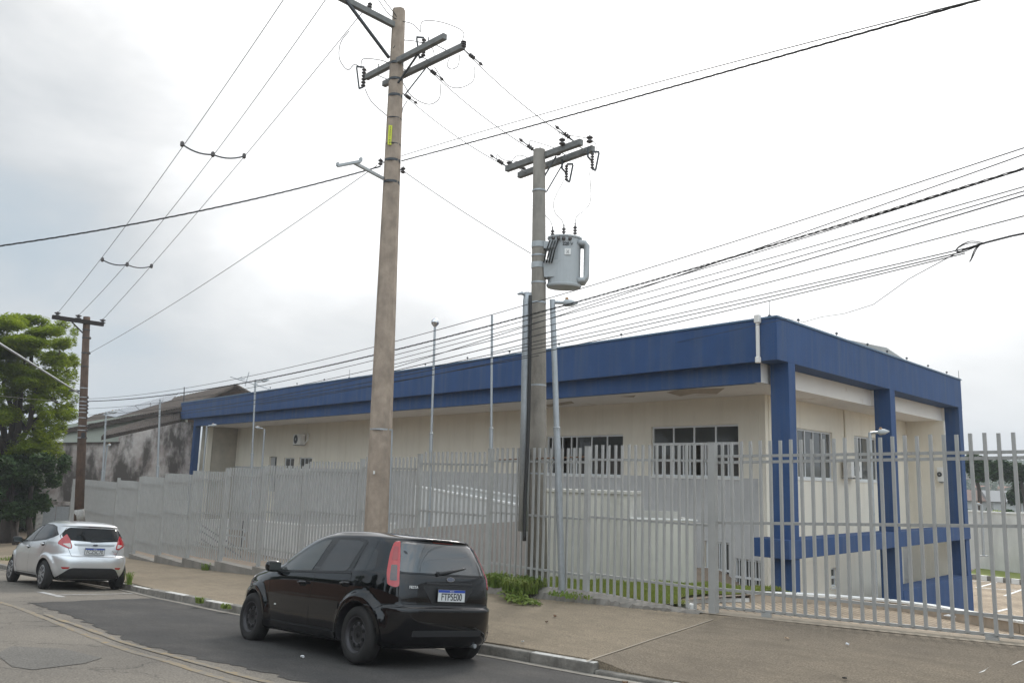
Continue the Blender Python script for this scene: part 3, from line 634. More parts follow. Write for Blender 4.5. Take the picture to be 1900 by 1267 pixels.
x0,x1=W1[:2]; wd=x1-x0
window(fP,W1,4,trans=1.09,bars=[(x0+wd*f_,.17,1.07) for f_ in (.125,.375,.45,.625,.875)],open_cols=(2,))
x0,x1=W2[:2]; wd=x1-x0
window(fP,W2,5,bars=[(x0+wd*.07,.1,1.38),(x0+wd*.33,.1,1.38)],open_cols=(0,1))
window(fP,W3,2,glass=M['glass_dark']); window(fP,W4,3,glass=M['glass_dark'])
q=MB(); q.box(-46.1,-45.05,yW+.12,yW+.16,-1.3,.66); dr=q.build('door',mat('white door paint',(.45,.45,.45),.7),bld)
q=MB(); q.box(-45.45,-45.08,yW+.09,yW+.115,-1.3,.62); q.build('door_opening',M['black'],dr)
window(fP,LWa,3,glass=M['glass_dark'],grille=4); window(fP,LWb,3,glass=M['glass_dark'],grille=8)
window(sP,S1,4,glass=M['glass_dark']); window(sP,S2,3,glass=M['glass_dark']); window(sP,S3,1,glass=M['glass_dark'],trans=-2.75)
q=MB(); 
for k in range(30): q.hexa([sP(13.0,.05,-3.5+k*.049),sP(13.9,.05,-3.5+k*.049),sP(13.9,.09,-3.5+k*.049),sP(13.0,.09,-3.5+k*.049),sP(13.0,.05,-3.5+k*.049+.04),sP(13.9,.05,-3.5+k*.049+.04),sP(13.9,.09,-3.5+k*.049+.04),sP(13.0,.09,-3.5+k*.049+.04)])
q.build('shutter_door',M['dado'],bld)
# interior rooms behind the front windows
yB=yW+6.5
A1=ony(1286,882,yB);A2=ony(1313,852,yB);C1=ony(1018,884,yB);C2=ony(1045,838,yB)
iP=lambda u,d,z:(u,yB+d,z)
wallholes('interior_wall',M['interior'],iP,-40,-14.3,-1.3,zR,[(A1[0],A2[0],-.6,A2[2]),(C1[0],C2[0],-.6,C2[2]),(C2[0]+1.0,C2[0]+1.8,-.6,C2[2])],.15)
q=MB(); q.box(-40,-14.6,yW+.2,yB,-1.35,-1.30); q.build('interior_floor',M['interior'],bld)

for xq in (-17.9,-26,-40.1): MB().box(xq,xq+.1,yW+.2,yB-.01,-1.29,zR).build('interior_partition',M['interior'],bld)
# box gutter pipe on the corner
dp=thing('downpipe','white rainwater pipe crossing the blue roof band near the corner','pipe',Bp(-.9,-.1,3.4))
qx=vplane(1404,600,Bp(-5,-.1,0),Bp(0,-.1,0)); a_=Bx(qx[0],qx[1])[0]
q=MB(); q.box(a_-.04,a_+.04,-.10,-.01,2.9,3.85,Bp); q.build('pipe',M['white'],dp,bevel=.02)
q=MB(); q.box(a_-.07,a_+.08,-.13,-.004,3.80,4.0,Bp); q.build('head',M['white'],dp,bevel=.02); q=MB(); q.box(a_-.06,a_+.06,-.12,-.004,2.83,2.98,Bp); q.build('joint',M['white'],dp,bevel=.02)
# roof structure behind the band
q=MB(); E1=at(1543,624,28.5); PK=at(1645,645,31.5); E2=at(1716,692,33.5); bk=np.array([-2.6,1.2,0])
q.add([E1,PK,E2,(E2[0],E2[1],3.5),(E1[0],E1[1],3.5),E1+bk,PK+bk*1.2,E2+bk,tuple((E2+bk)*[1,1,0]+[0,0,3.5]),tuple((E1+bk)*[1,1,0]+[0,0,3.5])],[(0,4,3,2,1),(0,1,6,5),(1,2,7,6),(5,6,7,8,9),(2,3,8,7),(4,0,5,9)])
q.build('roof_hatch',M['roofmetal'],bld)
for P_ in ([(1236,728),(1262,722),(1345,720),(1330,731),(1290,730),(1262,735)],[(1006,752),(1060,744),(1066,748),(1020,755)],[(1150,736),(1180,733),(1176,737)]):
    pp=[onz(u,v,zR-.0) for u,v in P_]; MB().poly([(p[0],p[1],zR+.001) for p in pp][::-1]).build('soffit_stain',mat('peeled soffit paint',(.50,.42,.33),.9,var=.4,vscale=5),bld)
# lightning rods and wire supports along the roof edge
k=0
for u,v,h in ((1430,586,.42),(648,715,.4),(1036,0,0),(1152,0,0),(788,0,0),(866,0,0),(944,0,0),(1484,0,0),(1555,0,0),(1612,0,0),(1648,0,0),(1684,0,0),(1723,0,0),(1757,0,0),(1779,0,.35),(552,0,0),(602,0,0),(503,0,0)):
    if u<1440: p=vplane(u,700,Bp(-5,.12,0),Bp(0,.12,0))
    else: p=vplane(u,700,Bp(-.12,0,0),Bp(-.12,5,0))
    x,y=p[0],p[1]; q=MB(); z=PZc+.04
    q.tube([(x,y,z),(x,y,z+(h or .13))],.008 if h else .006,6); 
    if not h: q.lathe((x,y,z+.10),(0,0,1),[(0,.01),(.02,.035),(.05,.035),(.07,.01)],8)
    else: q.lathe((x,y,z),(0,0,1),[(0,.04),(.06,.04),(.08,.01)],8)
    o=q.build('lightning_rod' if h else 'wire_support',M['darkmetal'],bld)
# air conditioner units
def condenser(label,O,X,Y,w=.80,h=.55,d=.30,fan=1,group='air conditioner units on the walls'):
    """O lower front-left corner, X width dir, Y out of the wall"""
    O=np.array(O,float);X=np.array(X,float);X/=np.linalg.norm(X);Y=np.array(Y,float);Y/=np.linalg.norm(Y)
    t=thing('air_conditioner',label,'air conditioner',O,group)
    P=lambda a,b,c:tuple(O+X*a+Y*b+np.array([0,0,c]))
    q=MB(); q.box(0,w,.05,d,0,h,P); q.build('casing',M['cap'],t,bevel=.01)
    q=MB(); q.lathe(P(w*.38,d,h/2),Y,[(0.001,min(h*.42,w*.4)),(.012,min(h*.42,w*.4))],24); q.build('fan_grille',M['darkmetal'],t)
    q=MB(); q.lathe(P(w*.38,d+.012,h/2),Y,[(0.001,min(h,w)*.12),(.01,min(h,w)*.1)],16); q.build('fan_hub',M['galv'],t)
    q=MB(); q.box(.05,.09,-.02,d,-.04,-.001,P); q.box(w-.09,w-.05,-.02,d,-.04,-.001,P); q.build('bracket',M['galv'],t)
    return t
t=condenser('white air conditioner with coiled pipes on the long front wall',(-42.35,yW-.02,1.30),(1,0,0),(0,-1,0),.9,.56,.32)
q=MB(); q.tube([(-41.4,yW-.25,1.5),(-41.2,yW-.2,1.35),(-40.95,yW-.15,1.55),(-41.0,yW-.1,1.8),(-41.25,yW-.05,1.9),(-41.2,yW-.05,1.6)],.035,8); q.build('hose',M['cap'],t)
sx=np.array(Bp(0,1,0))-np.array(Bp(0,0,0))
t=condenser('white air conditioner between the two side windows of the building',Bp(-1.82,7.75,.26),sx,(1,0,0),.86,.58,.32)
q=MB(); q.tube([Bp(-1.82,8.15,.84),Bp(-1.83,8.15,2.38)],.03,6); q.build('conduit',M['cream'],t)
t=condenser('white air conditioner seen edge on beside the far column',Bp(-.74,BS-.60,.25),(1,0,0),(0,-1,0),.215,.50,.16)
# ---------------- low walls and ramps in the yard ----------------
def pwall(name,label,cat,a,b,za,zb,zbase,th=.15,mt=None,capo=None,group=None):
    a=np.array(a,float);b=np.array(b,float); t=(b-a)/np.linalg.norm(b-a); n=np.array([-t[1],t[0]])*th
    r=thing(name,label,cat,((a[0]+b[0])/2,(a[1]+b[1])/2,zbase),group)
    q=MB(); P=[a,b,b+n,a+n]; q.hexa([(p[0],p[1],zbase) for p in P]+[(p[0],p[1],z) for p,z in zip(P,(za,zb,zb,za))]); q.build('wall',mt or M['rampwall'],r)
    if capo:
        n1=n/th*.03; P=[a-n1,b-n1,b+n+n1,a+n+n1]; q=MB(); q.hexa([(p[0],p[1],z+.001) for p,z in zip(P,(za,zb,zb,za))]+[(p[0],p[1],z+.05) for p,z in zip(P,(za,zb,zb,za))]); q.build('coping',M['cap'],r)
    return r
def pw2(name,label,cat,p0,p1,y0,y1,zbase,**k):
    A=ony(*p0,y0);B=ony(*p1,y1); return pwall(name,label,cat,A[:2],B[:2],A[2],B[2],zbase,**k)
g='low walls of the entrance ramp'
pw2('ramp_wall','low grey wall with plain top right behind the large pole','wall',(728,981),(975,966),12.6,13.0,-2.9,group=g,mt=M['basewall'] and mat('dull pinkish render',(.40,.36,.33),.9,var=.2,vscale=1.2,bump=.4,bscale=15))
pw2('ramp_wall','sloping white wall with bright coping left of the transformer pole','wall',(768,903),(985,943),14.6,14.6,-2.9,capo=1,group=g)
pw2('ramp_wall','rear sloping parapet falling toward the box shelter','wall',(832,902),(990,927),16.2,16.2,-2.9,capo=1,group=g)
pw2('ramp_wall','pale wall with bright coping behind the black car roof','wall',(570,976),(728,972),12.7,12.9,-2.9,capo=1,group=g)
pw2('ramp_wall','pale wall whose coping dips toward the middle of the fence','wall',(463,966),(572,976),12.7,12.7,-3.1,capo=1,group=g)
pw2('ramp_wall','long pale wall low behind the far left fence bays','wall',(150,929),(343,931),15.0,14.0,-4.0,capo=1,group=g)
pw2('ramp_wall','short raised wall just left of the handrails','wall',(345,966),(418,964),13.6,13.6,-3.4,capo=1,group=g)
# handrails
def handrail(label,a,b,za,zb,n=3):
    t=thing('handrail',label,'handrail',(a[0],a[1],za-.9),'metal handrails of the entrance ramp')
    for k,dz in enumerate((0,-.25)):
        q=MB(); q.tube([(a[0],a[1],za+dz-.12),(a[0]+(b[0]-a[0])*.03,a[1],za+dz),(b[0],b[1],zb+dz),(b[0],b[1],zb+dz-.1)],.024,8); q.build('rail',M['galv'],t)
    for k in range(n):
        f_=(k+.2)/(n-.6); f_=min(f_,1); p=[a[0]+(b[0]-a[0])*f_,a[1]+(b[1]-a[1])*f_]; z=za+(zb-za)*f_; q=MB(); q.tube([(p[0],p[1],z-1.0),(p[0],p[1],z)],.022,8); q.build('upright',M['galv'],t)
A=ony(255,994,12.2);B=ony(345,970,12.2); handrail('pale steel ramp handrail behind the far fence bays',A,B,A[2],B[2],4)
A=ony(362,972,12.2);B=ony(373,972,12.2); handrail('short bright handrail end behind the fence left of the ramp opening',A,B,A[2],B[2],2)
A=ony(402,977,12.0);B=ony(455,983,12.0); handrail('bright curved handrail end beside the dark ramp opening',A,B,A[2],B[2],2)
A=ony(376,975,11.6);B=ony(450,1022,11.6)
t=thing('handrail','dark sloping handrail descending the ramp behind the fence','handrail',A)
for dz in (0,-.22,-.5): q=MB(); q.tube([A+[0,0,dz],B+[0,0,dz]],.03,8); q.build('rail',M['darkmetal'],t)
A=ony(452,966,12.3); q=MB(); q.box(A[0]-.05,A[0]+.05,A[1]-.05,A[1]+.05,-2.9,A[2]); tag(q.build('dark_post',M['black']),'dark upright post at the end of the ramp handrail','post')
# shelter boxes
def blockhut(name,label,cat,p0,p1,zt,zb,depth,mt,recess=False):
    p0=np.array(p0,float);p1=np.array(p1,float);t=(p1-p0)/np.linalg.norm(p1-p0);n=np.array([-t[1],t[0]])
    r=thing(name,label,cat,(*((p0+p1)/2),zb)); L_=np.linalg.norm(p1-p0)
    P=lambda a,b,z:(p0[0]+t[0]*a+n[0]*b,p0[1]+t[1]*a+n[1]*b,z)
    if not recess:
        q=MB(); q.box(0,L_,0,depth,zb,zt,P); q.build('wall',mt,r,bevel=.01); q=MB(); q.box(-.04,L_+.04,-.04,depth+.04,zt+.001,zt+.06,P); q.build('slab',M['box_white'],r)
    else:
        q=MB(); q.box(0,L_,0,.12,zb,zt,P); q.box(0,.12,.121,depth,zb,zt,P); q.box(L_-.12,L_,.121,depth,zb,zt,P); q.box(.121,L_-.121,depth-.12,depth,zb,zt+.12,P); q.build('wall',mt,r)
        q=MB(); q.box(-.02,L_+.02,-.02,.14,zt+.001,zt+.03,P); q.build('coping',M['cap'],r)
    return r
F0=ony(1014,909,12.15);F1=ony(1170,911,13.1)
blockhut('utility_box','cream rendered utility enclosure right of the transformer pole','shelter',F0[:2],F1[:2],(F0[2]+F1[2])/2-.05,-2.8,1.3,M['box_white'])
G0=ony(1171,966,13.12);G1=ony(1292,963,14.1)
blockhut('stair_wall','lower cream walled enclosure beside the taller cream box','wall',G0[:2],G1[:2],(G0[2]+G1[2])/2,-2.9,1.8,M['box_white'],True)
# ---------------- poles ----------------
def insul(q,o,ax,n=3,r=.06,h=.16):
    prof=[(0,.02)]
    for i in range(n):
        z=h*i/n; prof+=[(z+.005,r*.45),(z+h/n*.35,r),(z+h/n*.6,r*.95),(z+h/n*.7,r*.45)]
    prof+=[(h,.02)]; q.lathe(o,ax,prof,12); return q
def hz(u,v,base): d=ray(u,v); return d*math.hypot(base[0],base[1])/math.hypot(d[0],d[1])
# main pole
mpb=np.array([-14.08,8.3,0]); zb=sidez(-14.08,8.3)
mp=thing('utility_pole','tall brown concrete pole with crossarms standing behind the black car','utility pole',(mpb[0],mpb[1],zb))
mtop=np.array([-14.15,8.18,9.62])
def axm(z): t=(z-zb)/(9.62-zb); return np.array([mpb[0]+(mtop[0]-mpb[0])*t,mpb[1]+(mtop[1]-mpb[1])*t,z])
V=[];q=MB(); segs=30
def chsq(w,d,c):  # chamfered section
    return [(-w+c,-d),(w-c,-d),(w,-d+c),(w,d-c),(w-c,d),(-w+c,d),(-w,d-c),(-w,-d+c)]
V=[];Fc=[]
for i in range(segs+1):
    z=zb-.2+(9.62-zb+.2)*i/segs; t=i/segs; w=.225-.105*t; c=axm(z)
    an=rad(40)
    for (x,y) in chsq(w,w*.92,w*.42): V.append((c[0]+x*math.cos(an)-y*math.sin(an),c[1]+x*math.sin(an)+y*math.cos(an),z))
    if i:
        for k in range(8): Fc.append(((i-1)*8+k,(i-1)*8+(k+1)%8,i*8+(k+1)%8,i*8+k))
Fc.append(tuple(range(segs*8,segs*8+8)))
mkobj('shaft',V,Fc,M['conc_pole'],mp)
def band(parent,c,r,h=.05,mt='galv'):
    q=MB(); q.lathe((c[0],c[1],c[2]-h/2),(0,0,1),[(0,r),(0,r+.008),(h,r+.008),(h,r)],20); return q.build('clamp',M[mt],parent)
for v,u in ((150,734),(180,732),(120,735),(340,725),(300,728),(222,731),(270,729)):
    p=hz(u,v,axm(3)); t=(p[2]-zb)/(9.62-zb); band(mp,axm(p[2]),(.225-.105*t)*1.05,.05 if v not in(222,270) else .015,'darkmetal')
# conduit beside the pole
p0=hz(727,797,mpb);p1=hz(722,985,mpb); q=MB(); q.tube([np.array([p0[0],p0[1],p0[2]]),np.array([p1[0],p1[1],zb])],.024,8); q.build('conduit',M['galv'],mp)
q=MB(); c=axm(p0[2]-.02); q.lathe((c[0],c[1],c[2]),(0,0,1),[(0,.2),(0,.215),(.03,.215),(.03,.2)],20); q.build('clamp',M['galv'],mp)
# notice plate
a=hz(717,230,axm(7));b=hz(724,270,axm(7)); c=np.array(axm((a[2]+b[2])/2)); dd=-c/np.linalg.norm(c); rr=np.cross(dd,[0,0,1.]); rr/=np.linalg.norm(rr)
pc=c+dd*.17+(-RV)*.075
q=MB(); q.beam(pc-[0,0,.21],pc+[0,0,.21],.075,.01,up=dd); yp=q.build('notice_plate',M['yellow_plate'],mp)
for k,s in enumerate("1325148"):
    o=pc+dd*.008+np.array([0,0,.165-k*.055]); text_obj('lettering',s,.06,M['lettering'],yp,np.array(o)-np.array(mp.location),RV*[1,1,0],(0,0,1),.002)
def hpole(u0,v0,u1,v1,z): return onz(u0,v0,z),onz(u1,v1,z)
def crossarm(parent,A,B,w=.10,h=.12,mt='arm'):
    q=MB(); q.beam(A,B,w,h); return q.build('crossarm',M[mt],parent,bevel=.006)
# street arm to upper left
za=hz(737,50,mpb)[2]; P0=onz(737,50,za); P1=onz(641,-2,za); d=(P1-P0); d/=np.linalg.norm(d); Aend=onz(541,-51,za)
crossarm(mp,P0-d*.05,Aend,.10,.12)
q=MB(); q.beam(P1+[0,0,-.02],hz(722,108,mpb),.05,.05); q.build('brace',M['darkmetal'],mp)
armpts=[]
for u,v in ((686,12),(619,-15),(560,-43)):
    c=onz(u,v+8,za+.06); q=MB(); insul(q,c,(0,0,1),3,.05,.17); q.build('insulator',M['insul'],mp); armpts.append(c+[0,0,.17])
# paired arms
zc=hz(740,118,mpb)[2]; zd=hz(740,140,mpb)[2]
A1_,B1_=onz(680,144,zc),onz(826,68,zc); A2_,B2_=onz(712,157,zc),onz(860,86,zc)
crossarm(mp,A1_,B1_); crossarm(mp,A2_,B2_)
for (u0,v0,u1,v1) in ((776,100,728,170),(790,127,750,178)):
    q=MB(); q.beam(onz(u0,v0,zc-.05),hz(u1,v1,mpb),.04,.02); q.build('brace',M['darkmetal'],mp)
for t in (.1,.35,.62,.85):
    q=MB(); q.tube([A1_+(B1_-A1_)*t,A2_+(B2_-A2_)*t],.01,6); q.build('tie_rod',M['galv'],mp)
for t in (.16,.8):
    c=A1_+(B1_-A1_)*t+[0,0,-.05]; q=MB(); q.tube([c,c+[0,0,.22]],.012,6); q.build('bolt',M['darkmetal'],mp)
def fuse(parent,u,v,dist,s=1.0,flip=1):
    c=at(u,v,dist); f=thing_part('fuse_cutout',parent)
    return c
def cutout(parent,c,s=1.0,sx=-1):
    c=np.array(c,float); r=RV*[1,1,0]; r=r/np.linalg.norm(r)*sx
    q=MB(); q.beam(c+[0,0,.26*s],c+r*.18*s+[0,0,.27*s],.03,.03); q.beam(c+[0,0,-.2*s],c+r*.10*s+[0,0,-.24*s],.03,.03)
    q.tube([c+r*.17*s+[0,0,.24*s],c+r*.09*s+[0,0,-.22*s]],.018,8)
    o=q.build('fuse_tube',M['darkmetal'],parent)
    q=MB(); insul(q,c+[0,0,-.2*s],(0,0,1),6,.055*s,.44*s); q.build('insulator',M['insul'],parent); return o
cutout(mp,onz(675,146,zc)+[0,0,.0]); cutout(mp,onz(786,92,zc+.1)+[0,0,.02],.9)
# dead end insulators toward second pole
p2b=np.array([-11.56,10.18,-2.05]); p2top=np.array([-11.67,10.05,6.30])
z2c=hz(1000,288,p2b)[2]
D=p2b-mpb; D[2]=0; D/=np.linalg.norm(D)
lines=[]
for (ua,va,ub,vb) in ((861,93,1068,265),(790,124,1000,286),(745,172,943,311)):
    a=onz(ua,va,zc-.05); b=onz(ub,vb,z2c+.05)
    lines.append((a,b))
    for P,Q in ((a,b),(b,a)):
        dr_=(Q-P)/np.linalg.norm(Q-P); q=MB(); q.tube([P,P+dr_*.55],.012,6); 
        o=q.build('link',M['darkmetal'],mp)
        q=MB(); insul(q,P+dr_*.16,dr_,3,.045,.15); q.build('insulator',M['insul'],mp); q=MB(); q.lathe(P+dr_*.44,dr_,[(0,.012),(.03,.03),(.07,.03),(.09,.012)],10); q.build('insulator',M['insul'],mp)
q=MB(); insul(q,B2_+[0,0,-.03],(0,0,1),3,.06,.14); q.build('insulator',M['insul'],mp)
# jumper loops
def pxcurve(name,pts,dist,r,parent,mt='wire',n=6):
    P=[at(u,v,dd) for (u,v,dd) in [(p[0],p[1],(p[2] if len(p)>2 else dist)) for p in pts]]
    # catmull
    out_=[]
    for i in range(len(P)-1):
        p0=P[max(i-1,0)];p1=P[i];p2=P[i+1];p3=P[min(i+2,len(P)-1)]
        for k in range(5):
            t=k/5; out_.append(.5*((2*p1)+(-p0+p2)*t+(2*p0-5*p1+4*p2-p3)*t*t+(-p0+3*p1-3*p2+p3)*t**3))
    out_.append(P[-1]); q=MB(); q.tube(out_,r,n); return q.build(name,M[mt],parent,True)
dm=math.hypot(*mpb[:2])
for pts in ([(648,58),(632,80),(630,110),(645,130),(658,120),(670,127)],[(677,165),(690,190),(718,215)],[(670,127),(674,110),(705,112),(722,118)],
            [(702,0),(720,25),(740,38),(765,45),(780,60)],[(780,60),(785,40),(820,42),(858,58),(858,76)],[(881,124),(878,150),(855,163),(830,158),(806,125)],
            [(817,157),(815,183),(795,194),(765,180),(748,155)],[(853,102),(850,122),(838,129),(830,122),(834,108)],[(756,187),(748,200),(746,210)],[(712,0),(735,30),(743,50),(738,75),(730,90)],[(750,75),(775,78),(800,88),(806,103)]):
    pxcurve('jumper_wire',pts,dm-.1,.008,mp)
# low voltage rack and lamp bracket
for u,v in ((706,301),(748,316)):
    c=hz(u,v,mpb); q=MB(); insul(q,c+[0,0,-.07],(0,0,1),2,.05,.14); q.build('insulator',M['insul'],mp)
    q=MB(); q.beam(c,axm(c[2]),.02,.02); q.build('bracket',M['darkmetal'],mp)
la=hz(712,332,mpb); d2=dm-1.4; l0=at(626,308,d2-.05);l1=at(669,300,d2+.05); lb=l0+(l1-l0)*.72
q=MB(); q.beam(la,lb,.06,.05); q.build('lamp_bracket',M['trafo'],mp)
q=MB(); q.beam(l0,l1,.07,.045); q.beam(l1,l1+[0,0,.07],.07,.04); q.beam(l0,l0+[0,0,.06],.07,.03); q.build('lamp_bracket',M['trafo'],mp)
c=hz(687,876,mpb)-f_dir0*.0 if False else hz(694,876,mpb); cc_=c-np.array([c[0],c[1],0])/math.hypot(c[0],c[1])*.21
q=MB(); q.beam(cc_-[0,0,.03],cc_+[0,0,.03],.05,.006,up=(0.1,-1,0)); q.build('sticker',M['cap'],mp)
# second pole with transformer
zb2=lotz(-11.56,10.18)-.1
p2=thing('utility_pole','grey concrete pole carrying a transformer just behind the fence','utility pole',(p2b[0],p2b[1],zb2))
def ax2(z): t=(z+2.05)/(6.3+2.05); return np.array([p2b[0]+(p2top[0]-p2b[0])*t,p2b[1]+(p2top[1]-p2b[1])*t,z])
q=MB(); q.tube([ax2(zb2),ax2(0),ax2(3),ax2(6.30)],[.185,.162,.142,.118],20); q.build('shaft',M['conc_pole2'],p2,True)
for v in (455,475,493,355,525,562,715,878):
    p=hz(1000,v,p2b); z=p[2]; c=ax2(z); big=v in(455,493); band(p2,c,.155-.005*z if z>0 else .17,.11 if big else .03,'trafo' if big else 'galv')
Aa,Ab=onz(940,314,z2c),onz(1079,264,z2c); Ba,Bb=onz(963,326,z2c-.02),onz(1101,276,z2c-.02)
crossarm(p2,Aa,Ab); crossarm(p2,Ba,Bb)
for (u0,v0,u1,v1) in ((1032,290,1000,345),(1048,298,1014,356)):
    q=MB(); q.beam(onz(u0,v0,z2c-.05),hz(u1,v1,p2b),.035,.02); q.build('brace',M['darkmetal'],p2)
for t in (.12,.4,.7,.92):
    q=MB(); q.tube([Aa+(Ab-Aa)*t,Ba+(Bb-Ba)*t],.01,6); q.build('tie_rod',M['galv'],p2)
for u,v in ((945,308),(1002,284),(1043,266),(1094,262),(970,318),(1035,285)):
    c=onz(u,v+4,z2c+.03); q=MB(); insul(q,c,(0,0,1),2,.065,.15); q.build('insulator',M['insul'],p2)
for u,v in ((1051,322),(1099,300)):
    cutout(p2,onz(u,v,z2c-.38),.72,1); a=onz(u-8,v-22,z2c-.1); q=MB(); q.tube([a+[0,0,.04],a+[0,0,-.14],onz(u,v,z2c-.30)],.02,6); q.build('bracket',M['darkmetal'],p2)
d2m=math.hypot(*p2b[:2])
for pts in ([(1046,335),(1028,372),(1030,395),(1042,408),(1046,420)],[(1094,320),(1096,370),(1085,390),(1070,402),(1067,418)],[(1012,400),(1022,412),(1025,424)],[(985,277),(983,262),(995,264),(1020,272),(1035,278)],[(923,302),(922,287),(935,297),(960,300)],[(1037,245),(1060,252),(1093,258),(1106,270),(1104,290)],[(1040,252),(1036,243),(1044,251)],[(948,302),(958,290),(972,290),(985,298)]):
    pxcurve('jumper_wire',pts,d2m,.0065,p2,'wire_grey')
# transformer
zt0,zt1=hz(1047,530,p2b)[2],hz(1047,442,p2b)[2]
cc=hz(1047,490,p2b); r_dir=RV*[1,1,0]; r_dir/=np.linalg.norm(r_dir); f_dir=np.array([cc[0],cc[1],0.]); f_dir/=np.linalg.norm(f_dir)
tr=thing('transformer','light grey pole mounted transformer marked 220 V','transformer',(cc[0],cc[1],zt0))
tcn=np.array([cc[0],cc[1],0.])+f_dir*.05
def TP(a,b,z): return tcn+r_dir*a+f_dir*b+np.array([0,0,z])
rr_=.29
q=MB(); prof=[]; V=[];Fc=[]
NN=32
def oval(w,d,z): return [TP(w*math.cos(2*math.pi*k/NN),d*math.sin(2*math.pi*k/NN),z) for k in range(NN)]
rings=[oval(.32,.26,zt0-.03),oval(.335,.27,zt0),oval(.335,.27,zt0+.02),oval(.31,.25,zt0+.03),oval(.31,.25,zt1-.02),oval(.335,.27,zt1-.015),oval(.335,.27,zt1+.015),oval(.29,.23,zt1+.025)]
V=[p for r in rings for p in r]; Fc=[((i)*NN+k,(i)*NN+(k+1)%NN,(i+1)*NN+(k+1)%NN,(i+1)*NN+k) for i in range(len(rings)-1) for k in range(NN)]+[tuple(range(NN))[::-1],tuple(range((len(rings)-1)*NN,len(rings)*NN))]
mkobj('tank',V,Fc,M['trafo'],tr,False)
for k,(z) in enumerate((zt1-.10,zt1-.5)):
    q=MB(); q.hexa([TP(-.40,-.16,z-.14),TP(-.06,-.24,z-.14),TP(-.05,-.1,z-.14),TP(-.40,.1,z-.14),TP(-.40,-.16,z),TP(-.06,-.24,z-.03),TP(-.05,-.1,z-.03),TP(-.40,.1,z)]) if k==0 else q.hexa([TP(-.38,-.16,z-.30),TP(-.02,-.24,z-.30),TP(-.05,-.1,z-.30),TP(-.38,.1,z-.30),TP(-.40,-.2,z+.02),TP(-.04,-.25,z+.03),TP(-.05,-.1,z),TP(-.40,.1,z)]); q.build('mounting_box',M['trafo'],tr)
for y in (-.12,.0,.12):
    q=MB(); q.tube([TP(.25,y,zt1-.10),TP(.38,y,zt1-.10),TP(.425,y,zt1-.16),TP(.425,y,zt0+.18),TP(.38,y,zt0+.10),TP(.25,y,zt0+.10)],.055,10); q.build('radiator_pipe',M['trafo'],tr,True)
for u,v in ((1025,441),(1046,437),(1067,434)):
    c=hz(u,v,p2b)+f_dir*.05; q=MB(); insul(q,c,(0,0,1),3,.042,.17); q.lathe(c+[0,0,.17],(0,0,1),[(0,.012),(.04,.012),(.05,.02),(.06,.01)],8); q.build('bushing',M['insul'],tr)
for a in (-.22,-.12,-.02,.10):
    q=MB(); q.lathe(TP(a,-.25,zt1-.07),-f_dir,[(0,.035),(.05,.035),(.07,.02)],12); q.build('bushing',M['insul'],tr)
for a in (-.33,-.28,-.23,-.18):
    q=MB(); q.tube([TP(a+.05,-.27,zt1-.12),TP(a,-.29,zt1-.28),TP(a-.06,-.25,zt1-.55)],.014,6); q.build('cable',M['wire'],tr,True)
text_obj('lettering','220 V',.085,M['lettering'],tr,TP(.06,-.258,zt1-.17)-np.array(tr.location),r_dir,(0,0,1),.003,bold=.002)
q=MB(); q.box(-.0,.12,-.262,-.252,-.06,.06,lambda a,b,z:tuple(TP(a,b,zt1-.32+z))); pl_=q.build('emblem_plate',M['cap'],tr)
text_obj('lettering',')(',.08,M['lettering'],tr,TP(.06,-.266,zt1-.32)-np.array(tr.location),r_dir,(0,0,1),.002)
# wooden pole at left
lpb=np.array([-33.8,7.5]); zl=sidez(*lpb); LA=np.array([-33.8,7.5,zl])
lp=thing('utility_pole','dark weathered pole with a single crossarm at the far end of the fence','utility pole',(lpb[0],lpb[1],zl))
lt=hz(161,588,LA)
q=MB(); q.tube([LA,(LA+lt)/2,lt],[.17,.15,.12],16); q.build('shaft',M['wood_pole'],lp,True)
q=MB(); b0_=hz(148,968,LA); q.tube([b0_,LA+(lt-LA)*((b0_[2]-zl+.45)/(lt[2]-zl))],[.178,.172],16); q.build('painted_base',mat('flaking white paint',(.45,.43,.40),.9,var=.6,vscale=9),lp,True)
lz=hz(160,598,LA)[2]; La,Lb=onz(97,588,lz),onz(192,602,lz); crossarm(lp,La,Lb,.12,.15,'arm_dark'); 
mid=(La+Lb)/2; q=MB(); q.beam(onz(133,597,lz-.05),hz(158,622,LA),.04,.04); q.build('brace',M['arm_dark'],lp)
lins=[]
for u,v in ((106,585),(145,590),(190,598)):
    c=onz(u,v+3,lz+.07); q=MB(); insul(q,c,(0,0,1),2,.11,.2); q.build('insulator',M['insul'],lp); lins.append(c+[0,0,.18])
for v in (612,627,655,680,720,737,745,752,758,765,775,790,798,812):
    u=161-(v-588)*.041; c=hz(u,v,LA); q=MB(); rr0=.12+.05*(lt[2]-c[2])/(lt[2]-zl)
    q.lathe((c[0],c[1],c[2]-.015),(0,0,1),[(0,rr0),(0,rr0+.012),(.03,rr0+.012),(.03,rr0)],16); q.build('clamp',M['galv'] if v>700 else M['darkmetal'],lp)
    if v>730 or v in(627,655): q=MB(); c2=c+r_dir*.16; insul(q,c2+[0,0,-.05],(0,0,1),1,.045,.1); q.build('insulator',M['insul'],lp)
c=hz(158,808,LA)-f_dir*.15; q=MB(); q.beam(c-[0,0,.1],c+[0,0,.1],.2,.12); q.build('junction_box',M['black'],lp)
c=hz(145,725,LA); q=MB(); q.beam(c-r_dir*.35,c+r_dir*.1,.04,.06); q.build('bracket',M['darkmetal'],lp)
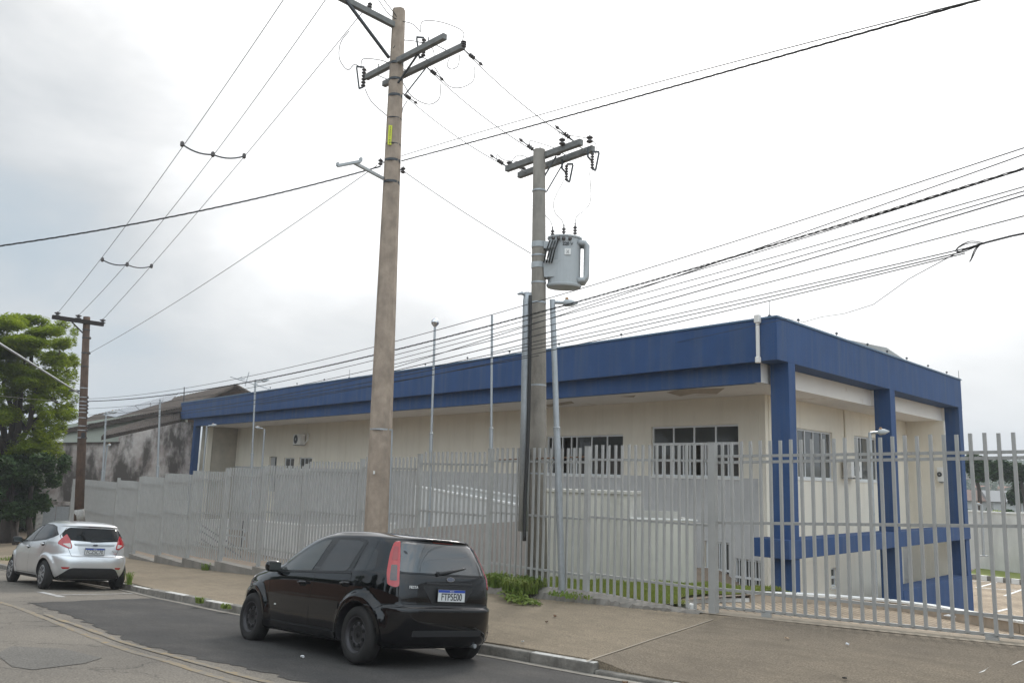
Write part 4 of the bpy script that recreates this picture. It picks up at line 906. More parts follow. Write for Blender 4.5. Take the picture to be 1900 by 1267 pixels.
# ---------------- wires ----------------
def parab(pts,n=20,ext=(0,0)):
    """least squares parabola through points lying in one vertical plane"""
    P=np.array(pts); a=P[0]; h=P[-1]-a; h[2]=0; Lh=np.linalg.norm(h); h/=Lh; s=(P-a)@h; deg=2 if len(pts)>2 else 1
    c=np.polyfit(s,P[:,2],min(deg,len(pts)-1)); S=np.linspace(s.min()-ext[0],s.max()+ext[1],n); return [np.array([a[0],a[1],0])+h*x+np.array([0,0,np.polyval(c,x)]) for x in S]
def wire(label,pts,r=.008,twist=False,mt='wire',name='overhead_cable',cat='cable',n=24,group='overhead cables',lin=False,ext=(0,0)):
    P=parab(pts,n,ext) if not lin else [np.array(p) for p in pts]; q=MB()
    if not twist: q.tube(P,r,6)
    else:
        L_=sum(np.linalg.norm(b-a) for a,b in zip(P,P[1:])); m_=int(L_/.06); P=parab(pts,max(m_,40)+int((ext[0]+ext[1])/.06),ext) if not lin else P
        for k in range(3):
            Q=[]; 
            for i,p in enumerate(P):
                an=2*math.pi*(i*.06/.75+k/3); Q.append(p+np.array([0,0,math.sin(an)*r*1.1])+r_dir*math.cos(an)*r*1.1)
            q.tube(Q,r*.75,4)
    return tag(q.build(name,M[mt],None,True),label,cat,group)
def sagline(a,b,s,n=24): return [np.array(a)+(np.array(b)-np.array(a))*t-np.array([0,0,4*s*t*(1-t)]) for t in np.linspace(0,1,n)]
# three primary lines, left pole to the high arm
names3=['lowest','middle','highest']
sp_px={0:[(338,268),(190,482)],1:[(395,287),(236,491)],2:[(453,290),(281,494)]}
ends=[armpts[2],armpts[1],armpts[0]]
sppos=[]
for k in range(3):
    a=lins[k]; b=ends[k]; pl=[vplane(u,v,a,b) for u,v in reversed(sp_px[k])]
    wire(['left','middle','right'][k]+'most of the three thin lines rising from the far pole to the top crossarm',[a]+pl+[b],.0085,mt='wire_grey',name='power_line',cat='power line',group='primary power lines'); sppos.append(pl)
for j in range(2):
    q=MB(); a,b,c=sppos[0][j],sppos[1][j],sppos[2][j]
    t=thing('line_spacer',('lower' if j==0 else 'upper')+' dark spacer bar joining the three thin lines','spacer',b,'line spacers')
    for P,Q in ((a,b),(b,c)): q=MB(); q.tube(sagline(P,Q,.08,8),.02,6); q.build('bar',M['darkmetal'],t)
    for P in (a,b,c): q=MB(); q.lathe(P-[0,0,.07],(0,0,1),[(0,.02),(.03,.05),(.12,.05),(.15,.02)],8); q.build('clip',M['insul'],t)
for k,(a,b) in enumerate(lines):
    ll=['highest','middle','lowest'][k]
    o=wire(ll+' of the three thin lines between the tall pole and the transformer pole',sagline(a,b,.12),.0085,lin=True,mt='wire_grey',name='power_line',cat='power line',group='primary power lines')
# twisted service cable crossing high
ma=hz(716,306,mpb)
R1=at(1830,-1,9.0); L1=at(-30,461,16)
def midp(A,B,pxs): return [vplane(u,v,A,B) for u,v in pxs]
wire('thick twisted cable running up right from the tall pole',[hz(745,298,mpb)]+midp(hz(745,298,mpb),R1,[(1000,234),(1200,174),(1400,113),(1620,58)])+[vplane(1880,-16,hz(745,298,mpb),R1)],.008,True,ext=(0,9))
wire('thick twisted cable leaving the tall pole to the left edge',[hz(706,309,mpb)]+midp(hz(706,309,mpb),L1,[(600,338),(400,386),(200,424)])+[L1],.009,True,ext=(0,9))
Rt=at(1810,-2,9.0)
wire('thin cable just above the thick twisted one right of the tall pole',[hz(745,290,mpb)]+midp(hz(745,290,mpb),Rt,[(1000,212),(1200,160),(1450,94)])+[vplane(1800,2,hz(745,290,mpb),Rt)],.0065,mt='wire_grey',ext=(0,9))
wire('thin line from the far pole up to the bracket on the tall pole',[hz(168,654,LA)]+midp(hz(168,654,LA),hz(706,303,mpb),[(300,577),(480,465),(600,378)])+[hz(700,308,mpb)],.007)
wire('thin line from the tall pole down to the transformer pole clamp',[hz(748,318,mpb)]+midp(hz(748,318,mpb),hz(985,470,p2b),[(800,352),(900,420)])+[hz(985,470,p2b)],.008)
wire('thick grey cable descending from the upper left edge to the far pole',[at(-40,613,23),hz(146,729,LA)],.03,mt='galv')
wire('thin cable drooping across the tree to the far pole',[at(-20,733,26),hz(148,748,LA)],.008)
# street level bundle
PA=(-33.8,7.5); PB=(-2.2,9.55)
def sw(label,pxs,r=.007,tw=False,mt='wire'):
    wire(label,[vplane(u,v,PA,PB) for u,v in pxs],max(r,.0065),tw,mt,n=60,ext=(0,14 if pxs[-1][0]>1890 else 0))
sw('topmost thin cable of the street bundle above the building',[(165,740),(330,722),(456,699),(693,644),(802,615),(911,585),(1020,552),(1150,515),(1500,407),(1720,330),(1905,274)],.006)
sw('thick twisted cable of the street bundle crossing both poles',[(164,745),(204,742),(389,721),(481,704),(693,659),(810,630),(911,604),(1075,560),(1180,533),(1290,500),(1400,465),(1500,431),(1650,385),(1905,314)],.009,True)
sw('second thin cable of the street bundle joining the twisted one',[(164,757),(389,737),(693,668),(731,656),(911,609),(1150,545),(1300,505),(1500,434),(1905,317)],.006)
sw('thin cable from below that crosses to the upper right edge',[(731,683),(869,642),(979,600),(1100,560),(1290,503),(1440,455),(1600,400),(1750,340),(1905,278)],.005)
sw('pale thin cable in the middle of the street bundle',[(731,667),(907,624),(1100,572),(1300,510),(1500,459),(1700,405),(1905,346)],.004,mt='wire_grey')
sw('grey thin cable under the pale one in the street bundle',[(164,770),(480,726),(731,678),(911,636),(1100,583),(1300,527),(1500,470),(1700,413),(1905,352)],.006)
sw('doubled dark cable in the lower half of the street bundle',[(164,775),(389,756),(731,686),(911,643),(1035,617),(1250,553),(1500,480),(1700,422),(1905,361)],.008)
sw('thin cable ending at the right edge below the doubled one',[(911,655),(1100,606),(1300,553),(1500,508),(1650,470),(1905,396)],.005)
sw('uppermost of four cables meeting at the coil at the right',[(731,694),(911,660),(1100,618),(1300,568),(1500,528),(1650,496),(1790,461)],.005)
sw('second of four cables meeting at the coil at the right',[(480,745),(731,697),(911,666),(1100,625),(1300,580),(1500,536),(1650,500),(1790,464)],.007)
sw('lowest of four cables meeting at the coil at the right',[(480,752),(731,704),(911,672),(1100,640),(1300,592),(1500,541),(1650,503),(1790,466)],.005)
sw('low thin cable crossing the blue roof band on the left',[(164,785),(330,771),(520,741),(731,705),(911,676),(1000,662)],.005)
sw('thick dark cable from the coil to the right edge',[(1785,464),(1830,450),(1905,432)],.011)
# coil
t_=thing('cable_coil','dark loop of spare cable hanging from the thick cable at the right','cable coil',vplane(1800,460,PA,PB))
for pts in ([(1826,451),(1800,448),(1779,458),(1774,467),(1790,464),(1826,452)],[(1820,452),(1795,452),(1776,462),(1785,468),(1815,456)],[(1818,452),(1808,464),(1802,480),(1799,486),(1803,480),(1812,462),(1820,453)]):
    P=[vplane(u,v,PA,PB) for u,v in pts]; o=[]
    for i in range(len(P)-1):
        p0=P[max(i-1,0)];p1=P[i];p2_=P[i+1];p3=P[min(i+2,len(P)-1)]
        for k in range(5): t=k/5; o.append(.5*((2*p1)+(-p0+p2_)*t+(2*p0-5*p1+4*p2_-p3)*t*t+(-p0+3*p1-3*p2_+p3)*t**3))
    q=MB(); q.tube(o+[P[-1]],.0055,6); q.build('loop',M['wire'],t_,True)
a=vplane(1780,467,PA,PB); bq=np.array(Bp(-.1,.3,3.95)); 
wire('thin wavy cable dropping from the coil to the roof corner',[a]+[a+(bq-a)*t+[0,0,-.35*math.sin(math.pi*t)+.05*math.sin(t*14)] for t in (.15,.3,.45,.6,.75,.9)]+[np.array(Bp(-3,.0,3.6))],.005,lin=True)
# ---------------- yard lamp posts and masts ----------------
def lampost(label,ut,vt,ub,vb,dist,arm_px=None,r=(.035,.06),group='grey lamp posts in the yard',name='lamp_post',cat='lamp post'):
    B=at(ub,vb,dist); T=at(ut,vt,dist); zg=lotz(B[0],B[1]); s=(zg-T[2])/(B[2]-T[2]); G=T+(B-T)*s
    t=thing(name,label,cat,(G[0],G[1],zg),group)
    q=MB(); mid=T+(G-T)*.45; q.tube([G,mid],r[1],12); q.tube([mid,T],r[0]*1.15,12); q.lathe(mid-[0,0,.03],(0,0,1),[(0,r[1]),(.06,r[1]+.006),(.08,r[0])],12); q.build('shaft',M['galv'],t,False)
    q=MB(); q.box(-.16,.16,-.16,.16,zg-.01,zg+.03,lambda a,b,z:(G[0]+a,G[1]+b,z)); q.build('base_plate',M['galv'],t)
    if arm_px:
        (ua,va,ue,ve)=arm_px; A=at(ua,va,dist);E_=at(ue,ve,dist-.1)
        q=MB(); q.tube([A,A+(E_-A)*.5],.03,8); q.build('arm',M['galv'],t)
        q=MB(); m0=A+(E_-A)*.4; d_=(E_-m0); L_=np.linalg.norm(d_); 
        q.tube([m0,m0+d_*.15,m0+d_*.6,E_],[.03,.07,.06,.015],8); o=q.build('lamp_head',M['trafo'],t,True)
        q=MB(); c=m0+d_*.25; q.lathe(c+[0,0,.05],(0,0,1),[(0,.03),(.04,.03),(.05,.02)],10); q.build('photocell',mat('amber sensor',(.35,.2,.1),.4),o)
    return t,T
dz=lambda u,v,y:0
lampost('grey lamp post with its head right, before the blue roof band at left',474,704,467,870,38,(476,709,500,704))
lampost('slim lamp post with small head at the left edge of the cream wall',384,790,376,880,42,(386,790,402,788))
lampost('short lamp post with head turned left near the roof band end',491,796,486,872,40,(488,795,473,792))
lampost('plain tall post in front of the stained wall',297,741,292,885,36)
lampost('lamp post left of the plain one in front of the stained wall',197,764,190,888,40,(198,767,218,763))
lampost('second lamp post close behind at the stained wall',199,826,193,888,43,(198,826,206,825))
lampost('leaning lamp post with head right of the transformer pole',1025,556,1043,1088,14.6,(1027,561,1072,563),(.045,.06))
lampost('slim lamp post standing low in the car park',1821,935,1826,1060,44,(1821,936,1812,934),(.05,.06))
# lamp post beyond gate near second column
t,T=lampost('lamp post behind the gate with its head before the middle column',1614,802,1623,1030,19.5,(1615,803,1650,800),(.03,.036))
t,T=lampost('mast topped with a round metal ball before the roof band',807,606,798,880,24,None,(.03,.05),name='mast',cat='mast',group='metal masts')
q=MB(); q.lathe(T-[0,0,.02],(0,0,1),[(0,.03),(.03,.05),(.10,.11),(.16,.12),(.2,.11),(.27,.05),(.29,.02)],16); q.build('ball',M['chrome'],t,True)
lampost('plain mast before the roof band between the two big poles',913,585,911,880,22,None,(.028,.05),name='mast',cat='mast',group='metal masts')
t=thing('riser_pipe','thick grey riser pipe hugging the left side of the transformer pole','pipe',at(975,990,14.85))
q=MB(); q.tube([at(979,543,14.85),at(978.5,560,14.85),at(975,760,14.85),at(970,985,14.85)],[.07,.085,.085,.085],16); q.build('shaft',M['galv'],t,True)
q=MB(); q.tube([at(978,548,14.85),at(968,544,14.8),at(960,546,14.8)],[.03,.035,.015],8); q.build('bracket',M['galv'],t,True)
pxcurve('black_cable',[(984,548),(983,650),(981,760),(978,850),(974,930),(973,1003)],14.7,.035,t)
a=at(967,970,14.7);b=at(975,1000,14.7)
# tv antenna
an=thing('tv_antenna','thin tv antenna standing above the old tiled roof','antenna',at(456,700,60))
for p,qq in (((427,699),(500,722)),((462,690),(455,716)),((442,703),(449,699)),((478,712),(470,715)),((444,705),(455,702))):
    q=MB(); q.tube([at(*p,60),at(*qq,60)],.03,5); q.build('rod',M['galv'],an)
q=MB(); q.tube([at(342,718,56),at(341,745,56)],.03,5); tag(q.build('roof_rod',M['darkmetal']),'thin upright rod on the old tiled roof','rod')
# ---------------- neighbouring house ----------------
XN=-52.3
nh=thing('neighbour_house','old house with dark clay tile roof behind the stained wall','house',(-58,13,-3.5))
def rp(u,v,x): return onx(u,v,x)
# main roof plane
e0=rp(116,799,-57.5); e1=rp(340,757,-53.6); r1=rp(437,714,-61); r0=rp(176,771,-63)
def slab(name,P,th,mt,parent):
    P=[np.array(p) for p in P]; return MB().hexa([tuple(p-[0,0,th]) for p in P]+[tuple(p) for p in P]).build(name,mt,parent)
slab('roof',[e0,e1,r1,r0],.18,M['tile_roof'],nh)
tl=MB(); 
for k in range(46):
    t=(k+.5)/46; a=e0+(e1-e0)*t+[0,0,.02]; b=r0+(r1-r0)*t+[0,0,.02]; tl.tube([a,b],.085,5)
tl.build('roof_tiles',M['tile_roof'],nh)
g1=rp(452,727,-55); 
slab('roof',[r1,r1+np.array([-.2,-.2,0])+[0,0,-.0],rp(462,727,-58),g1],.15,M['tile_roof'],nh) if False else None
MB().hexa([tuple(p) for p in (rp(330,800,-58.2),rp(470,760,-62),rp(470,760,-62.4),rp(330,800,-58.6),rp(330,761,-58.2),rp(462,729,-62),rp(462,729,-62.4),rp(330,761,-58.6))]).build('gable',M['wood_pole'],nh); MB().poly([r1+[0,0,-.05],rp(465,731,-61.2),rp(465,760,-61.2),rp(330,800,-61.2),rp(330,762,-61.2)]).build('gable',M['wood_pole'],nh)
q=MB(); q.beam(r1,rp(462,728,-60),.35,.15); q.build('verge',M['tile_roof'],nh)
# walls under the roof
a=rp(120,806,-57.6); b=rp(345,772,-54.2)
q=MB(); q.hexa([(a[0],a[1],-4.2),(b[0],b[1],-4.2),(b[0]-.2,b[1]+.2,-4.2),(a[0]-.2,a[1],-4.2),tuple(a+[0,0,.6]),tuple(b+[0,0,.6]),(b[0]-.2,b[1]+.2,b[2]+.6),(a[0]-.2,a[1],a[2]+.6)]); q.build('wall',M['greenish'],nh)
# lower lean-to roof edge
l0=rp(188,812,XN-.5); l1=rp(334,781,XN-.3); l2=rp(334,762,XN-2.2); l3=rp(200,800,XN-2.4)
slab('lean_to_roof',[l0,l1,l2,l3],.14,M['tile_roof'],nh)
tl=MB()
for k in range(34):
    t=(k+.5)/34; tl.tube([l0+(l1-l0)*t+[0,0,.02],l3+(l2-l3)*t+[0,0,.02]],.085,5)
tl.build('roof_tiles',M['tile_roof'],nh)
# solar panels
s0=r0+(r1-r0)*.03; 
def onroof(u,v):
    n=np.cross(e1-e0,r0-e0); d=ray(u,v); return d*((e0@n)/(d@n))
S=[onroof(u,v)+[0,0,.12] for u,v in ((214,777),(318,745),(332,731),(188,772))]
so_=thing('solar_panel','grey solar panel array lying on the old tile roof','solar panel',S[0])
for k in range(5):
    t0,t1=k/5+.004,(k+1)/5-.004
    P=[S[0]+(S[1]-S[0])*t0,S[0]+(S[1]-S[0])*t1,S[3]+(S[2]-S[3])*t1,S[3]+(S[2]-S[3])*t0]
    slab('module',P,.05,M['solar'],so_)
# stained boundary wall in plane x=XN
sw_=thing('stained_wall','mould stained white plaster wall beside the blue roofed building','wall',(XN,13,-3.8))
top=[(362,783),(338,783),(222,810),(221,822),(150,822),(60,824)]
W_=[onx(u,v,XN) for u,v in top]
q=MB()
ys=[p[1] for p in W_]; zs=[p[2] for p in W_]
for i in range(len(W_)-1):
    a,b=W_[i],W_[i+1]
    if abs(a[1]-b[1])<.02: continue
    y0,y1=b[1],a[1]
    q.hexa([(XN-.2,y0,-4.6),(XN,y0,-4.6),(XN,y1,-4.6),(XN-.2,y1,-4.6),(XN-.2,y0,b[2]),(XN,y0,b[2]),(XN,y1,a[2]),(XN-.2,y1,a[2])])
q.build('wall',M['stained'],sw_)
q=MB(); a,b=W_[3],W_[5]; q.beam(a+[.0,0,.04],b+[.0,0,.04],.3,.08); q.build('coping',M['tile_roof'],sw_)
# neighbour gate
ng=thing('house_gate','low grey metal gate with white posts at the left neighbour','gate',(-46,8,-3.8))
for (u0,v0,u1,v1,m_) in ((72,935,136,942,'x'),):
    A=vplane(76,935,(-47,3),(-46,12));B=vplane(134,937,(-47,3),(-46,12))
    q=MB(); q.beam([A[0],A[1],-3.9],[A[0],A[1],A[2]+.05],.25,.25); q.build('post',M['kerb_white'],ng)
    q=MB(); q.beam([B[0],B[1],-3.9],[B[0],B[1],B[2]+.05],.2,.2); q.build('post',M['kerb_white'],ng)
    q=MB(); q.beam(A+[0,0,.08],B+[0,0,.08],.3,.16); q.build('lintel',M['stained'],ng)
    for k in range(2):
        P=A+(B-A)*(.06+.45*k);Q=A+(B-A)*(.06+.45*(k+1)-.02); q=MB(); q.beam([P[0],P[1],(A[2]-3.9)/2-.05],[Q[0],Q[1],(A[2]-3.9)/2-.05],.04,abs(-3.9-A[2])-.1); q.build('leaf',M['galv'],ng)
# ---------------- vegetation ----------------
def leaves(name,lobes,n,size,mt,parent,flat=.5,shell=.55,asp=2.4):
    """lobes: (x,y,z,rx,ry,rz); real leaf faces spread through the lobes"""
    lob=np.array(lobes,float); vol=(lob[:,3]*lob[:,4])**1.0; pk=vol/vol.sum(); idx=rng.choice(len(lob),n,p=pk)
    d=rng.normal(size=(n,3)); d/=np.linalg.norm(d,axis=1)[:,None]; rr=(shell+(1-shell)*rng.random(n)**.5)*(1+.18*rng.normal(size=n)*.5)
    P=lob[idx,:3]+d*lob[idx,3:]*rr[:,None]
    a=rng.random(n)*2*np.pi; u=np.stack([np.cos(a),np.sin(a),(rng.random(n)-.6)*(1-flat)*2],1); u/=np.linalg.norm(u,axis=1)[:,None]
    w_=np.cross(u,np.stack([(rng.random(n)-.5)*(1-flat)*2.5,(rng.random(n)-.5)*(1-flat)*2.5,np.ones(n)],1)); w_/=np.linalg.norm(w_,axis=1)[:,None]
    s=size*(.6+.8*rng.random(n))[:,None]; h=s/asp
    V=np.stack([P-u*s*.5,P-w_*h*.5+u*s*.05,P+u*s*.5-np.array([0,0,.12])*s,P+w_*h*.5+u*s*.05],1).reshape(-1,3)
    Fc=np.arange(4*n).reshape(-1,4)
    par=np.array(parent.location) if parent is not None else 0
    me=bpy.data.meshes.new(name); me.vertices.add(4*n); me.vertices.foreach_set('co',(V-par).ravel()); me.loops.add(4*n); me.loops.foreach_set('vertex_index',Fc.ravel().astype(np.int32))
    me.polygons.add(n); me.polygons.foreach_set('loop_start',(np.arange(n)*4).astype(np.int32)); me.update(calc_edges=True); me.materials.append(mt)
    o=bpy.data.objects.new(name,me); COL.objects.link(o)
    if parent is not None: o.parent=parent
    return o
def branch(q,a,b,r0,r1,wob=.25,n=6):
    a=np.array(a,float);b=np.array(b,float); P=[a+(b-a)*t+rng.normal(size=3)*wob*math.sin(math.pi*t)*.5 for t in np.linspace(0,1,n)]; q.tube(P,list(np.linspace(r0,r1,n)),7); return P[-1]
# big tree at left, 43 m away beyond the pole
TD=45
tb=at(22,985,TD); tz=-4.0
tree=thing('large_tree','big bright green feathery tree at the left edge behind the pole','tree',(tb[0],tb[1],tz))
def tpx(u,v,dd=0): return at(u,v,TD+dd)
q=MB(); c0=np.array([tb[0],tb[1],tz]); fork=tpx(14,850)
branch(q,c0,fork,.42,.30,.15); 
limbs=[(40,690,0),(15,680,2),(-40,700,-1),(70,740,1),(95,700,-1),(60,640,1),(-20,650,2),(110,760,1)]
for u,v,dd in limbs: 
    e_=branch(q,fork,tpx(u,v,dd),.16,.07,.6); branch(q,e_,tpx(u+random.uniform(-25,25),v-50,dd),.07,.03,.4); branch(q,e_,tpx(u+random.uniform(-35,35),v-25,dd+1),.05,.02,.4)
q.build('trunk',M['bark'],tree,True)
LB=[]
for (u,v,w_,h_) in ((40,598,60,12),(100,612,36,11),(-20,602,55,14),(20,630,75,13),(95,640,38,10),(-50,650,60,16),(60,660,66,12),(120,668,26,9),(20,690,50,12),(110,690,30,12),(60,705,52,11),(-45,700,45,18),(95,715,40,11),(125,745,20,12),(70,745,45,14),(110,770,35,12),(10,735,40,11),(40,780,60,15),(-30,770,50,18),(90,800,36,13),(60,825,50,14),(122,722,18,8),(128,632,14,8),(138,612,9,5),(133,690,10,7),(30,840,55,16),(95,835,30,13),(-20,830,50,20)):
    for _ in range(9):
        p=tpx(u+random.uniform(-.85,.8)*w_,v+random.uniform(-1.1,1.1)*h_,random.uniform(-3.4,3.4)); s=TD/F; f_=random.uniform(.2,.45)
        LB.append((*p,w_*s*f_,w_*s*f_,max(.25,h_*s*random.uniform(.5,1.1))))
leaves('crown',LB,85000,.19,M['leaf_bright'],tree,.6,.25,2.8)
lowt=thing('understorey_tree','dark glossy leaved tree filling the shade below the feathery tree','tree',(*at(55,985,43)[:2],-4.0))
LB=[]
for (u,v,w_,h_) in ((20,870,60,30),(80,860,45,26),(115,860,22,28),(50,900,50,30),(-20,900,50,40),(20,940,50,30),(70,930,30,25),(100,890,22,20)):
    for _ in range(6):
        p=at(u+random.uniform(-.4,.4)*w_,v+random.uniform(-.4,.4)*h_,43+random.uniform(-1.5,2.5)); s=43/F; f_=random.uniform(.4,.7); LB.append((*p,w_*s*f_*.7,w_*s*f_*.7,h_*s*f_*.7))
leaves('crown',LB,26000,.20,M['leaf_dark'],lowt,.1,.25,2.2)
q=MB(); branch(q,(*at(55,985,43)[:2],-4.0),at(60,890,43),.16,.08); branch(q,(*at(35,985,43)[:2],-4.0),at(20,880,43),.14,.06); q.build('trunk',M['bark'],lowt,True)
bk=thing('background_tree','dark tree mass closing the far left end of the street','tree',(*at(-40,985,52)[:2],-4.5))
LB=[(*at(random.uniform(-220,60),random.uniform(840,985),52+random.uniform(-3,4)),random.uniform(1,2.2),random.uniform(1,2.2),random.uniform(.8,1.6)) for _ in range(60)]
leaves('crown',LB,16000,.4,M['leaf_dark'],bk,.1,.2,2)
# weeds
def weed(label,c,n,h,spread,mt='weed',group='weeds along the kerb and fence',zf=None):
    t=thing('weed_clump',label,'weed',c,group); V=[];Fc=[]
    for _ in range(n):
        a=random.uniform(0,6.28); rr=random.random()**.6*spread; x,y=c[0]+math.cos(a)*rr,c[1]+math.sin(a)*rr*.7; z=(zf(x,y) if zf else c[2]); hh=random.uniform(.4,1)*h; l=random.uniform(.2,.9)*hh; b=random.uniform(0,6.28); w_=random.uniform(.006,.016)
        dx,dy=-math.sin(b)*w_,math.cos(b)*w_; ex,ey=math.cos(b)*l,math.sin(b)*l; k=len(V)
        V+=[(x-dx,y-dy,z),(x+dx,y+dy,z),(x+dx+ex*.4,y+dy+ey*.4,z+hh*.8),(x-dx+ex*.4,y-dy+ey*.4,z+hh*.8),(x+ex,y+ey,z+hh*random.uniform(.5,1))]; Fc+=[(k,k+1,k+2,k+3),(k+3,k+2,k+4)]
    mkobj('leaves',V,Fc,M[mt],t); return t
def wz(x,y): return sidez(x,y)+.02
def wl(u,v): p=onpl(u,v,SIDE); return (p[0],p[1],sidez(p[0],p[1]))
weed('tall grassy weed on the kerb right behind the silver car',wl(238,1084),26,.36,.09)
weed('small green weed growing in the kerb joint near the silver car',wl(371,1118),60,.13,.10)
weed('weeds in the kerb joint beside the black car front wheel',wl(420,1128),60,.10,.12)
for k,(u,v,n_,h_,s_,l_) in enumerate(((925,1098,420,.30,.30,'dense grass tuft against the fence right of the black car'),(965,1108,520,.28,.38,'broad leafy weeds spilling over the ledge before the transformer pole'),(1010,1100,380,.26,.34,'grass tuft at the foot of the transformer pole'),(1060,1118,160,.08,.45,'dry trailing weeds on the broken ledge'))):
    c=wl(u,v); c=(c[0],min(c[1],fy(c[0])-.02),c[2]+.10); weed(l_,c,n_,h_,s_,group='weeds at the fence foot')
weed('sparse weeds in front of the fence base wall',(-23.6,fy(-23.6)-.2,sidez(-23.6,8.5)),50,.25,.15)
c=wl(20,1035); weed('small weeds on the far pavement left of the silver car',c,80,.12,.4)
q=[]; c=wl(965,1118)
lv=leaves('leaves',[(c[0]+.1,c[1]-.05,c[2]+.06,.45,.22,.05),(c[0]-.35,c[1]+.1,c[2]+.10,.35,.2,.07),],380,.085,M['weed'],None,.3,.2,2.2); tag(lv,'broad pale leaves creeping onto the pavement by the fence','weed','weeds at the fence foot')
# dry leaves and litter on the pavement
for k,(u,v,s_,cl,l_) in enumerate(((1160,1254,.045,(.10,.05,.02),'curled brown leaf near the kerb drop'),(1030,1145,.035,(.12,.06,.03),'brown dry leaf in the middle of the pavement'),(1014,1156,.03,(.09,.05,.03),'smaller brown leaf below the other'),(1460,1187,.035,(.42,.30,.2),'pale tan leaf before the gate'),(1567,1254,.03,(.01,.01,.01),'small black object on the lower pavement'),(1572,1198,.025,(.6,.6,.62),'small white scrap before the gate'),(970,1193,.028,(.6,.58,.55),'white scrap near the kerb stone'),(560,1222,.03,(.6,.6,.6),'tiny white scrap on the dark asphalt'),(1760,1150,.08,(.5,.5,.5),'pale flat scrap on the drive'))):
    c=onpl(u,v,SIDE if u!=560 else ROAD); z=(sidez(c[0],c[1]) if u!=560 else rz(c[0],c[1]))+.012
    if u==1760: z+=.03
    V=[(c[0]+s_*math.cos(a)*random.uniform(.6,1.3),c[1]+s_*math.sin(a)*random.uniform(.4,.9),z+random.uniform(0,.02)) for a in np.linspace(0,5.6,7)]
    V2=[(x,y,zz+.012) for x,y,zz in V]; n=7
    o=mkobj('dry_leaf' if cl[0]<.45 and cl[0]>.03 else 'litter_scrap',V+V2,[tuple(range(n))[::-1],tuple(range(n,2*n))]+[(i,(i+1)%n,n+(i+1)%n,n+i) for i in range(n)],mat('scrap tone',cl,.9)); tag(o,l_,'leaf' if cl[0]<.45 and cl[0]>.03 else 'litter')
for i,(pts) in enumerate(([(1815,1250),(1830,1243),(1838,1236),(1826,1247)],[(1876,1236),(1890,1228),(1900,1226),(1885,1233)])):
    P=[onpl(u,v,SIDE) for u,v in pts]; o=MB().poly([(p[0],p[1],sidez(p[0],p[1])+.012) for p in P]).build('paint_splash',M['cap']); tag(o,['white paint splash on the lower right pavement','white paint splash at the right edge of the pavement'][i],'paint splash')
# ---------------- far side of the street (seen in reflections) ----------------
ow=thing('boundary_wall','terracotta wall across the street behind the camera','wall',(-10,-12,-1.0))
q=MB(); q.box(-60,20,-12.3,-12,-3.5,2.0); q.build('wall',M['terracotta'],ow)
for k in range(9):
    x=-52+k*7.5+random.uniform(-1,1); t=thing('street_tree',['broad','round','tall','low','wide','slim','dense','open','spreading'][k]+' tree across the street behind the camera','tree',(x,-15,-2),'trees across the street')
    q=MB(); branch(q,(x,-15,-2),(x,-15,2.5),.2,.1); q.build('trunk',M['bark'],t,True)
    leaves('crown',[(x+random.uniform(-2,2),-15+random.uniform(-1.5,1.5),3.2+random.uniform(-1,2.2),1.9,1.9,1.3) for _ in range(7)],2600,.55,M['leaf_mid'],t,.2,.3,1.8)
# ---------------- distant view at the right ----------------
LEAFCOL=M['leaf_mid']
for i,(u,vt,vb,sp,lab) in enumerate(((1812,848,925,17,'slender papaya like tree beside the far blue column beyond the car park'),(1857,855,935,22,'umbrella crowned tree in the centre beyond the car park'),(1897,862,940,16,'umbrella crowned tree at the right edge beyond the car park'),(1885,895,940,12,'shorter tree below the right umbrella tree'))):
    D_=66+i*4; B=at(u+6,vb+10,D_); zg=-5.2; t=thing('papaya_tree',lab,'tree',(B[0],B[1],zg),'slender trees beyond the car park'); s=D_/F
    T=at(u,vt+18,D_); q=MB(); q.tube([(B[0],B[1],zg),at(u+5,vb-15,D_),at(u-1,vb-40,D_),T],[.16,.13,.11,.06],7)
    for k in range(6): a=k*1.05; q.tube([T,T+np.array([math.cos(a)*sp*s*.6,math.sin(a)*sp*s*.6,.3])],[.06,.02],5)
    q.build('trunk',M['bark'],t,True)
    leaves('crown',[(T[0]+math.cos(a)*sp*s*.55,T[1]+math.sin(a)*sp*s*.55,T[2]+random.uniform(-.5,.5),sp*s*.5,sp*s*.5,.5) for a in np.linspace(0,6,9)]+[(*T,sp*s*.5,sp*s*.5,.55)],2600,.32,M['leaf_mid'],t,.3,.2,1.8)
for i,(u,v,w_,c) in enumerate(((1803,942,9,'b'),(1826,944,8,'m'),(1846,946,12,'b'),(1880,945,10,'m'))):
    D_=57+i; P=at(u,v,D_); s=D_/F; t=thing('bush',['round bright bush just beyond the rear wall by the column','darker bush second from the column beyond the rear wall','bright bush in the middle beyond the rear wall','bush at the right beyond the rear wall'][i],'bush',(P[0],P[1],-5),'bushes beyond the rear wall')
    leaves('foliage',[(P[0]+random.uniform(-.4,.4),P[1],P[2]-.5+random.uniform(-.6,.2),w_*s,w_*s,w_*s*.8) for _ in range(4)],1500,.25,M['leaf_bright'] if c=='b' else M['leaf_mid'],t,.1,.3,1.8)
hmats=[mat('house wall '+n,c,.9,var=.2,vscale=.3) for n,c in (('grey',(.30,.29,.28)),('cream',(.42,.37,.30)),('brick',(.30,.15,.10)),('white',(.55,.54,.52)))]
rmats=[mat('roof '+n,c,.9) for n,c in (('orange',(.33,.14,.08)),('brown',(.16,.10,.08)),('fibre cement',(.25,.25,.25)))]
